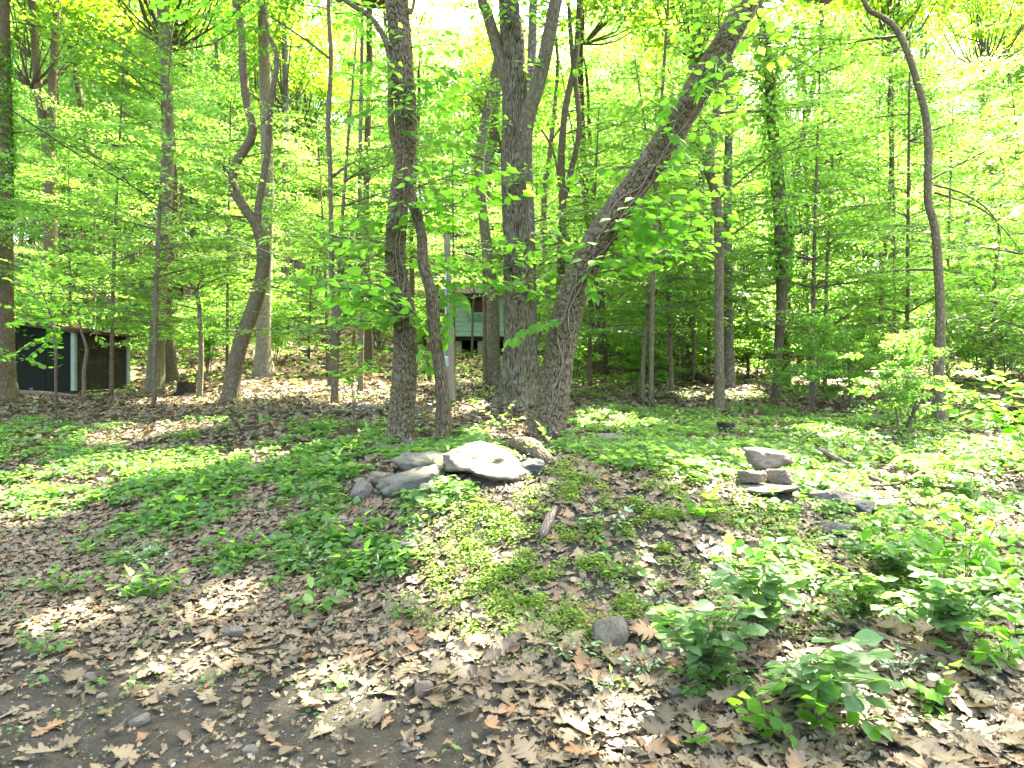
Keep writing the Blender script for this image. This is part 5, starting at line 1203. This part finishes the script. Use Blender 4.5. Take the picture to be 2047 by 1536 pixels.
def shrublet(label, uv_stems, base_uv, size, gap, kind, name='seedling', r0=.003, pair=True, dep=0.0, droop=.2, cat='plant'):
    size *= 1.5 if name == 'seedling' else 1.3; gap *= 1.3
    b = hit(*base_uv); root = thing(name, label, cat, b)
    for st in uv_stems:
        n = len(st); ps = [b.copy()]
        for i_, (u, v) in enumerate(st):
            ps.append(P(u, v, b[1] + dep * (i_ + 1) / n))
        for p_ in ps[1:]: p_[2] = max(p_[2], float(ground_z(p_[0], p_[1])) + .03)
        leafy_stem(root, ps, size, gap, kind, r0=r0, pair=pair, droop=droop)
    return root
def bush(label, cu, cv, ru, rv, n, base_uv, size, gap, kind, name, cat, dep=-.3, r0=.004, seed=1):
    r = np.random.default_rng(seed); st = []
    for k in range(n):
        az = r.uniform(0, 6.28); q_ = r.random() ** .5; eu, ev = cu + ru * q_ * math.cos(az), cv + rv * q_ * math.sin(az)
        bu, bv = base_uv; m1 = (bu + (eu - bu) * .45 + r.normal(0, 8), bv + (ev - bv) * .7 - 12)
        st.append([m1, (eu, ev)])
    return shrublet(label, st, base_uv, size, gap, kind, name=name, cat=cat, dep=dep, r0=r0)
bush('glossy-leaved bush just right of the leaning flat slab', 1420, 1235, 105, 75, 15, (1420, 1340), .08, .07, 'glossy', 'glossy_bush', 'bush', -.35, seed=4)
bush('glossy-leaved bush on the crest between the slab and the dark propped stick', 1520, 1180, 105, 60, 14, (1515, 1265), .08, .07, 'glossy', 'glossy_bush', 'bush', -.35, seed=14)
bush('drooping glossy-leaved bush directly left of the long thin branch', 1660, 1340, 130, 80, 14, (1610, 1370), .085, .075, 'glossy', 'glossy_bush', 'bush', -.4, seed=24)
bush('pale heart-leaved clump hanging below the glossy bushes', 1420, 1370, 80, 55, 12, (1430, 1370), .042, .035, 'herb', 'low_bush', 'bush', -.1, seed=34)
bush('pale green seedling thicket at the right edge above the long thin branch', 1900, 1190, 150, 60, 22, (1910, 1270), .062, .055, 'glossy', 'low_bush', 'bush', -.25, seed=5)
bush('leafy seedling thicket behind the dark propped stick', 1720, 1180, 90, 50, 12, (1730, 1235), .055, .05, 'herb', 'low_bush', 'bush', -.2, seed=6)
bush('low leafy bush in front of the slate-blue stone at the right', 1760, 1085, 110, 35, 14, (1790, 1150), .06, .05, 'glossy', 'low_bush', 'bush', -.2, seed=7)
shrublet('round-leaved seedling with three tiers at the front right', [[(1520, 1400), (1545, 1375)], [(1530, 1440), (1560, 1430), (1580, 1470)], [(1500, 1430), (1490, 1400)]], (1545, 1478), .05, .05, 'round', dep=-.12)
shrublet('tall round-leaved seedling right of the three-tiered one, with a jagged tip', [[(1640, 1390), (1650, 1360)], [(1680, 1400), (1720, 1430), (1750, 1450)], [(1630, 1420), (1620, 1400)]], (1640, 1470), .058, .06, 'round', dep=-.15)
shrublet('tiny three-leaved seedling alone in the litter', [[(1395, 1480), (1400, 1465)]], (1392, 1490), .045, .04, 'round', dep=-.05)
shrublet('little light green heart-leaved creeper below the glossy bush', [[(1380, 1360), (1385, 1400), (1380, 1430)], [(1400, 1350), (1430, 1380)], [(1360, 1350), (1350, 1340)], [(1410, 1330), (1440, 1350)]], (1390, 1345), .03, .028, 'herb', dep=-.08)
for (u, v, lb) in [(1290, 1345, 'variegated dead-nettle clump left of the heart-leaved creeper'), (1400, 1320, 'variegated dead-nettle under the glossy bush'), (1150, 1315, 'white-patterned dead-nettle at the lower left of the leaning slab'),
                   (1225, 1385, 'small white-patterned dead-nettle below the leaning slab'), (1690, 1265, 'variegated dead-nettle beside the dark propped stick'), (1800, 1345, 'variegated dead-nettle at the long thin branch'),
                   (1310, 1215, 'variegated dead-nettle above the leaning slab'), (760, 1160, 'white-patterned dead-nettle left of the rounded stone'), (620, 1140, 'white-patterned dead-nettle in the middle of the litter'), (300, 1130, 'white-patterned dead-nettle low on the left'), (1060, 925, 'silvery nettle on the sunlit slabs'), (900, 940, 'silvery nettle between the sunlit and the green slab')]:
    st = []
    for q_ in range(5):
        az = q_ * 1.26 + .4; st.append([(u + 20 * math.cos(az), v - 14 - 10 * math.sin(az)), (u + 42 * math.cos(az), v - 22 - 18 * math.sin(az))])
    shrublet(lb, st, (u, v), .036, .032, 'var', name='dead_nettle')
# big-leaved bush at the right edge, and the hazy one below it
shrublet('broad round-leaved bush leaning in at the right edge above the stump',
    [[(2020, 860), (1960, 800), (1890, 760)], [(2030, 850), (1990, 780), (1940, 735)], [(2040, 860), (2000, 830), (1930, 830), (1900, 815)], [(2060, 850), (2040, 790), (2000, 750)], [(2050, 880), (2010, 850), (1960, 845)], [(2090, 860), (2070, 800), (2040, 770)], [(2060, 870), (2000, 800), (1920, 780), (1860, 770)]],
    (2075, 960), .082, .075, 'round', name='broad_leaved_bush', cat='bush', r0=.005, dep=-.3)
shrublet('dense narrow-leaved bush filling the right edge below the fern',
    [[(1800, 1040), (1720, 1040)], [(1850, 1050), (1790, 1010), (1740, 1060)], [(1900, 1060), (1860, 1080), (1800, 1100)], [(1930, 1050), (1910, 1020), (1870, 1030)], [(1960, 1080), (1900, 1110), (1840, 1130)], [(1990, 1050), (1970, 1100), (1960, 1140)], [(2010, 1060), (2040, 1090), (2030, 1150)], [(1880, 1080), (1830, 1070), (1770, 1090)], [(1950, 1040), (1980, 1010), (2030, 1020)]],
    (1930, 1170), .07, .05, 'ovate', name='low_bush', cat='bush', dep=-.3)
shrublet('leafy seedling at the right edge of the litter', [[(1990, 1270), (1960, 1250)], [(2020, 1260), (2040, 1290)], [(2000, 1300), (1970, 1310)], [(2030, 1240), (2000, 1220)]], (2015, 1335), .06, .05, 'ovate', dep=-.1)
shrublet('broad-leaved seedling near the end of the long thin branch', [[(1860, 1380), (1830, 1370)], [(1880, 1350), (1900, 1330)], [(1850, 1400), (1870, 1420)]], (1865, 1400), .05, .045, 'round', dep=-.1)
# mid-ground seedlings on the left
for (u, v, s, kd, lb) in [(630, 1230, .06, 'herb', 'leafy seedling patch low in the middle of the litter'), (320, 1190, .055, 'ovate', 'leafy seedling right of the sunlit leaf patch'), (270, 1200, .05, 'herb', 'bright seedling above the dark soil on the left'), (130, 1190, .045, 'herb', 'small seedling at the left in the litter'),
                          (480, 1110, .055, 'round', 'round-leaved seedling in the middle left'), (700, 1080, .055, 'ovate', 'tall seedling above the middle litter'), (390, 1020, .06, 'ovate', 'tall leafy seedling in the left ground cover'), (340, 1050, .055, 'ovate', 'leafy seedling just below the left ground cover'),
                          (90, 1310, .04, 'herb', 'small dark green seedling at the edge of the bare soil'), (175, 1110, .05, 'herb', 'seedling on the far left of the litter'), (555, 1130, .05, 'herb', 'pale seedling beside the round-leaved one'), (720, 1150, .05, 'ovate', 'wide seedling left of the rounded stone'),
                          (655, 960, .06, 'ovate', 'bushy seedling left of the small grey stone'), (1250, 1160, .045, 'herb', 'five-leaved seedling in the chickweed'), (1215, 1060, .045, 'var', 'silvery seedling on the upper bank'), (1410, 1040, .05, 'round', 'round-leaved seedling on the bank below the stone stack'),
                          (1480, 1140, .05, 'round', 'pale seedling rising behind the glossy bush'), (810, 1240, .035, 'herb', 'slender seedling below the rounded stone'), (740, 910, .065, 'herb', 'bright bushy seedling at the left of the dark blocky trunk'), (1105, 905, .06, 'herb', 'bright seedling at the foot of the leaning trunk'),
                          (700, 905, .055, 'ovate', 'seedling left of the bright bushy one'), (1930, 1330, .05, 'herb', 'seedling above the long thin branch end'), (1560, 1030, .05, 'ovate', 'seedling in front of the stone stack'), (1000, 860, .055, 'herb', 'seedling in front of the flared oak')]:
    st = []
    for q_ in range(4):
        az = q_ * 1.57 + u * .1; st.append([(u + 22 * math.cos(az), v - 24 - 10 * math.sin(az)), (u + 46 * math.cos(az), v - 34 - 20 * math.sin(az))])
    shrublet(lb, st, (u, v), s, s * .8, kd)
# sapling in front of the clearing
b = hit(708, 868); sap = thing('leafy_sapling', 'thin sapling with a cluster of broad leaves in front of the sunny clearing', 'sapling', b)
for st in [[(706, 800), (704, 730), (715, 690)], [(706, 790), (680, 730), (650, 700)], [(705, 760), (740, 720), (765, 705)], [(705, 740), (690, 700), (660, 690)], [(705, 750), (725, 740), (755, 735)], [(706, 770), (670, 745), (648, 745)]]:
    leafy_stem(sap, [b.copy()] + [P(u, v, b[1] + rng.uniform(-.25, .1)) for u, v in st], .095, .07, 'ovate', start=.55, droop=.35)
# sapling whose big leaves hang over the shed
b = np.array([T(112) * 10.5, 10.5, float(ground_z(T(112) * 10.5, 10.5))]); sp = thing('leafy_sapling', 'sapling holding layered leaves over the front of the shed', 'sapling', b)
for st in [[(113, 720), (105, 660), (60, 640), (20, 650)], [(112, 700), (105, 640), (150, 600), (190, 650)], [(110, 690), (95, 650), (40, 620), (-20, 600)], [(110, 680), (90, 630), (60, 580), (20, 560)], [(110, 700), (120, 640), (170, 640), (200, 680)], [(110, 690), (80, 680), (40, 700), (0, 720)],
           [(110, 680), (90, 690), (60, 715), (80, 730)], [(110, 680), (100, 600), (120, 560), (160, 560)], [(110, 680), (90, 600), (60, 540), (10, 520)]]:
    leafy_stem(sp, [b.copy()] + [P(u, v, b[1] + rng.uniform(-.6, .3)) for u, v in st], .11, .11, 'round', start=.42, droop=.25, r0=.012)
b = hit(168, 812); sp2 = thing('bare_sapling', 'thin bare stem standing in front of the shed panels', 'sapling', b)
a = Acc(); tube(a, np.array([b, P(168, 740, b[1]), P(174, 700, b[1]), P(164, 668, b[1]), P(158, 640, b[1])]) - b, [.04, .035, .03, .022, .012], 8, .15); link('stem', a.mesh('stem', [M['bark_brown']]), sp2)

# climbing vines with big leaves on the two blocky trunks, on young shoots
def vine(label, path, dbase, shoots, stems, size):
    b = path[0] + UP * .2; root = thing('climbing_vine', label, 'vine', b)
    for (off, ph, tw, t0, t1, r_) in stems:
        idx = np.linspace(t0, t1, 26) * (len(path) - 1); ps = []
        for k, ix in enumerate(idx):
            ix = int(ix); pt = path[ix]; tg = nrm(path[min(ix + 5, len(path) - 1)] - path[max(ix - 5, 0)]); th = ph + tw * k / 25 + .28 * math.sin(k * .8 + ph * 3) + .16 * math.sin(k * 1.9 + ph * 7)
            ex = nrm(np.cross(tg, [0, 1, 0])); ey = nrm(np.cross(ex, tg))
            ps.append(pt + (ex * math.cos(th) - ey * math.sin(th) * 1.0 * (1 if ey[1] > 0 else -1)) * off)
        a = Acc(); tube(a, np.array(ps) - b, np.linspace(r_, r_ * .6, 26), 6, .08, 0); link('vine_stem', a.mesh('vine_stem', [M['deadwood']]), root)
    tot = 0
    for sh in shoots:
        n_ = len(sh); ps = [P(u, v, dbase + dd) for (u, v, dd) in sh]
        tot += leafy_stem(root, ps, size, size * .5, 'ovate', start=.1, droop=.45, vertical=True, r0=.004)
        if tot > 280: break
    return root
dA = pathA[0][1]; dD = pathD[0][1]
rA = 46 / F * dA / 2 + .012; rD = 60 / F * dD / 2 + .012
vine('leafy vine shoots around the upright dark blocky trunk', pathA, dA,
    [[(790, 560, -.1), (740, 590, -.3), (690, 560, -.4)], [(790, 500, -.1), (740, 490, -.3), (690, 500, -.5)], [(800, 240, -.15), (840, 215, -.3), (905, 210, -.4)], [(800, 260, -.15), (850, 270, -.35), (920, 300, -.4)],
     [(800, 230, -.15), (760, 215, -.3), (700, 235, -.5)], [(790, 180, -.15), (750, 130, -.3), (700, 125, -.4)], [(820, 140, -.15), (870, 130, -.3), (930, 160, -.4)], [(880, 560, -.1), (900, 610, -.3), (890, 680, -.4)],
     [(860, 560, -.1), (920, 565, -.2), (1000, 570, -.2), (1060, 580, -.2)], [(850, 640, -.1), (845, 690, -.2), (860, 735, -.2)], [(870, 540, -.1), (930, 545, -.2), (990, 560, -.2)], [(820, 170, -.15), (850, 160, -.4), (850, 190, -.5)],
     [(870, 600, -.1), (910, 590, -.2), (930, 610, -.3)], [(780, 450, -.1), (740, 440, -.3), (700, 440, -.3)], [(830, 320, -.2), (880, 340, -.3), (960, 350, -.3)], [(830, 80, -.1), (900, 60, -.3), (960, 90, -.4)], [(780, 340, -.1), (720, 330, -.3), (650, 300, -.4)],
     [(640, 200, -.2), (690, 170, -.2), (720, 190, -.3)]],
    [(rA, 1.2, 1.5, 0, .5, .007), (rA, 2.2, -1, .1, .8, .006)], .14)
vine('vine with pale bare stems and large leaves climbing the leaning trunk', pathD, dD,
    [[(1130, 560, -.25), (1080, 520, -.4), (1010, 480, -.4)], [(1150, 520, -.25), (1120, 470, -.4), (1060, 440, -.5)], [(1190, 490, -.3), (1150, 480, -.5), (1100, 500, -.5)], [(1250, 380, -.3), (1200, 370, -.45), (1150, 340, -.5)], [(1300, 300, -.3), (1250, 270, -.4), (1190, 280, -.4)],
     [(1330, 290, -.3), (1330, 230, -.4), (1290, 190, -.5)], [(1390, 180, -.3), (1350, 190, -.4), (1320, 240, -.5)], [(1400, 140, -.3), (1380, 90, -.4), (1350, 60, -.4)], [(1440, 100, -.3), (1420, 150, -.4), (1400, 190, -.5)], [(1270, 400, -.3), (1290, 460, -.4), (1270, 520, -.4)],
     [(1280, 400, -.3), (1340, 440, -.35), (1350, 500, -.4)], [(1170, 540, -.3), (1190, 590, -.4)], [(1130, 640, -.25), (1070, 650, -.4), (1020, 680, -.5)], [(1110, 600, -.2), (1070, 590, -.3), (1040, 560, -.3)], [(1220, 430, -.3), (1180, 420, -.5), (1120, 440, -.5)], [(1480, 60, -.3), (1470, 20, -.4), (1430, -20, -.4)],
     [(1340, 260, -.3), (1360, 290, -.45), (1350, 320, -.5)], [(1120, 500, -.25), (1060, 560, -.3), (1000, 580, -.3)]],
    [(rD, 1.3, .5, 0, .5, .012), (rD, 1.6, .9, .03, .62, .008), (rD, 2.2, -1.2, .02, .42, .006), (rD, 1.9, .9, .3, .95, .009), (rD, .9, 1.6, .05, .35, .005)], .14)
# near maple branches hanging in at the upper right and left
def hanging(label, d, shoots, size, kind, gap=.8, base=None, name='overhanging_branch'):
    p0 = P(*shoots[0][0], d); root = thing(name, label, 'branch', p0)
    for sh in shoots: leafy_stem(root, [P(u, v, d + rng.uniform(-.35, .35)) for u, v in sh], size, size * gap, kind, start=.1, droop=.15, r0=.006)
hanging('maple branch hanging in at the upper right corner', 6.5, [[(2200, 60), (2050, 120), (1900, 190)], [(2200, 0), (2050, 40), (1880, 60)], [(2200, 150), (2050, 220), (1930, 300)], [(2200, 200), (2080, 300), (1960, 390)], [(2150, 20), (2000, -20), (1860, -10)], [(2200, 260), (2100, 370), (2010, 440)], [(2150, 100), (1980, 130), (1850, 160)], [(2200, 100), (2050, 170), (1960, 230)]], .085, 'maple')
hanging('rounded pale leaves hanging in at the top above the overhead cable', 7.5, [[(460, -60), (410, 0), (330, 40)], [(480, -60), (450, 0), (400, 40)], [(500, -50), (480, 10), (440, 60)], [(420, -80), (380, -20), (310, 10)], [(560, -60), (520, 0), (490, 30)]], .085, 'round')
hanging('maple spray hanging over the cable left of the S-shaped tree', 9.0, [[(330, 350), (280, 310), (200, 290)], [(330, 330), (260, 260), (170, 250)], [(335, 330), (390, 290), (450, 300)], [(335, 300), (300, 220), (240, 190)], [(335, 360), (250, 350), (160, 340)], [(335, 300), (380, 240), (430, 220)], [(335, 320), (300, 280), (230, 240)], [(300, 360), (220, 380), (140, 390)]], .11, 'maple', .75)

# ivy leaves on the left edge trunk and the ivy-wrapped trunk
def ivy(label, root_i, z0, z1, r_, n):
    r0, base = TREES[root_i]; a = Acc(); th = rng.uniform(0, 6.28, n); z = rng.uniform(z0, z1, n); c = np.interp(z, [0, 1], [0, 0])
    tr = [c_ for c_ in r0.children if c_.name.startswith('trunk')][0]; co = np.zeros(len(tr.data.vertices) * 3); tr.data.vertices.foreach_get('co', co); co = co.reshape(-1, 3)
    o = np.argsort(co[:, 2]); cx = np.interp(z, co[o, 2], co[o, 0]); 
    # centre of the trunk at that height from nearby vertices
    ctr = np.array([co[abs(co[:, 2] - zz_) < .5].mean(0) for zz_ in z]) 
    rr = r_ + rng.random(n) * .07
    Pn = np.stack([ctr[:, 0] + rr * np.cos(th), ctr[:, 1] + rr * np.sin(th), z], -1)
    A_ = np.stack([np.cos(th) * .4, np.sin(th) * .4, -np.ones(n) * .8], -1) + rng.normal(0, .3, (n, 3)); N_ = np.stack([np.cos(th), np.sin(th), .6 + 0 * th], -1)
    put_leaves(a, Pn, A_, N_, rng.uniform(.06, .1, n), 'ova', 0)
    tag(link('ivy', a.mesh('ivy', [M['leaf_big']]), None, base), label, 'ivy', None, 'stuff')
ivy('ivy covering the upper half of the thick trunk at the left edge', 4, 3.3, 7.0, .22, 1500)
ivy('dark ivy sleeve around the trunk right of the lichened trunk', 27, 2.2, 6.5, .16, 1300)

# fern
b = hit(1880, 985); fern = thing('fern', 'feathery fern beyond the dense low bush', 'fern', b)
for q_ in range(7):
    az = q_ * .9 + .3; a = Acc(); n = 26; t = np.linspace(.08, 1, n); L_ = .42 * rng.uniform(.8, 1.1)
    sp_ = np.stack([math.cos(az) * t * L_, math.sin(az) * t * L_, .30 * np.sin(t * 2.3)], -1)
    tube(a, sp_, np.linspace(.0025, .001, n), 4, .05, 1, cap=False); d = nrm(np.gradient(sp_, axis=0)); lat = nrm(np.cross(UP, d))
    for sg in (1, -1): put_leaves(a, sp_, lat * sg + d * .3, UP + 0 * sp_ + rng.normal(0, .1, sp_.shape), .11 * np.sin(np.clip(t * 3.0, .3, 3.0)) + .01, 'dia', 0, None, 0, .35)
    link('frond', a.mesh('frond', [M['herb'], M['twig']]), fern)
# labels that would otherwise be shared: say which of them, from left to right
by = {}
for o in bpy.data.objects:
    if o.get('label') and o.get('category'): by.setdefault(o['label'], []).append(o)
for lb, os_ in by.items():
    if len(os_) > 1:
        os_.sort(key=lambda o: o.location.x / max(o.location.y, 1)); n = len(os_)
        w = {2: ['left', 'right'], 3: ['left', 'middle', 'right']}.get(n) or ['first', 'second', 'third', 'fourth', 'fifth', 'sixth', 'seventh', 'eighth'][:n]
        for o, k in zip(os_, w): o['label'] = lb + (', %s of %s' % (k, {2: 'two', 3: 'three'}[n]) if n < 4 else ', %s from left' % k)
print('tris', sum(len(m.loops) - 2 * len(m.polygons) for m in bpy.data.meshes), 'verts', sum(len(m.vertices) for m in bpy.data.meshes), 'objs', len(bpy.data.objects))
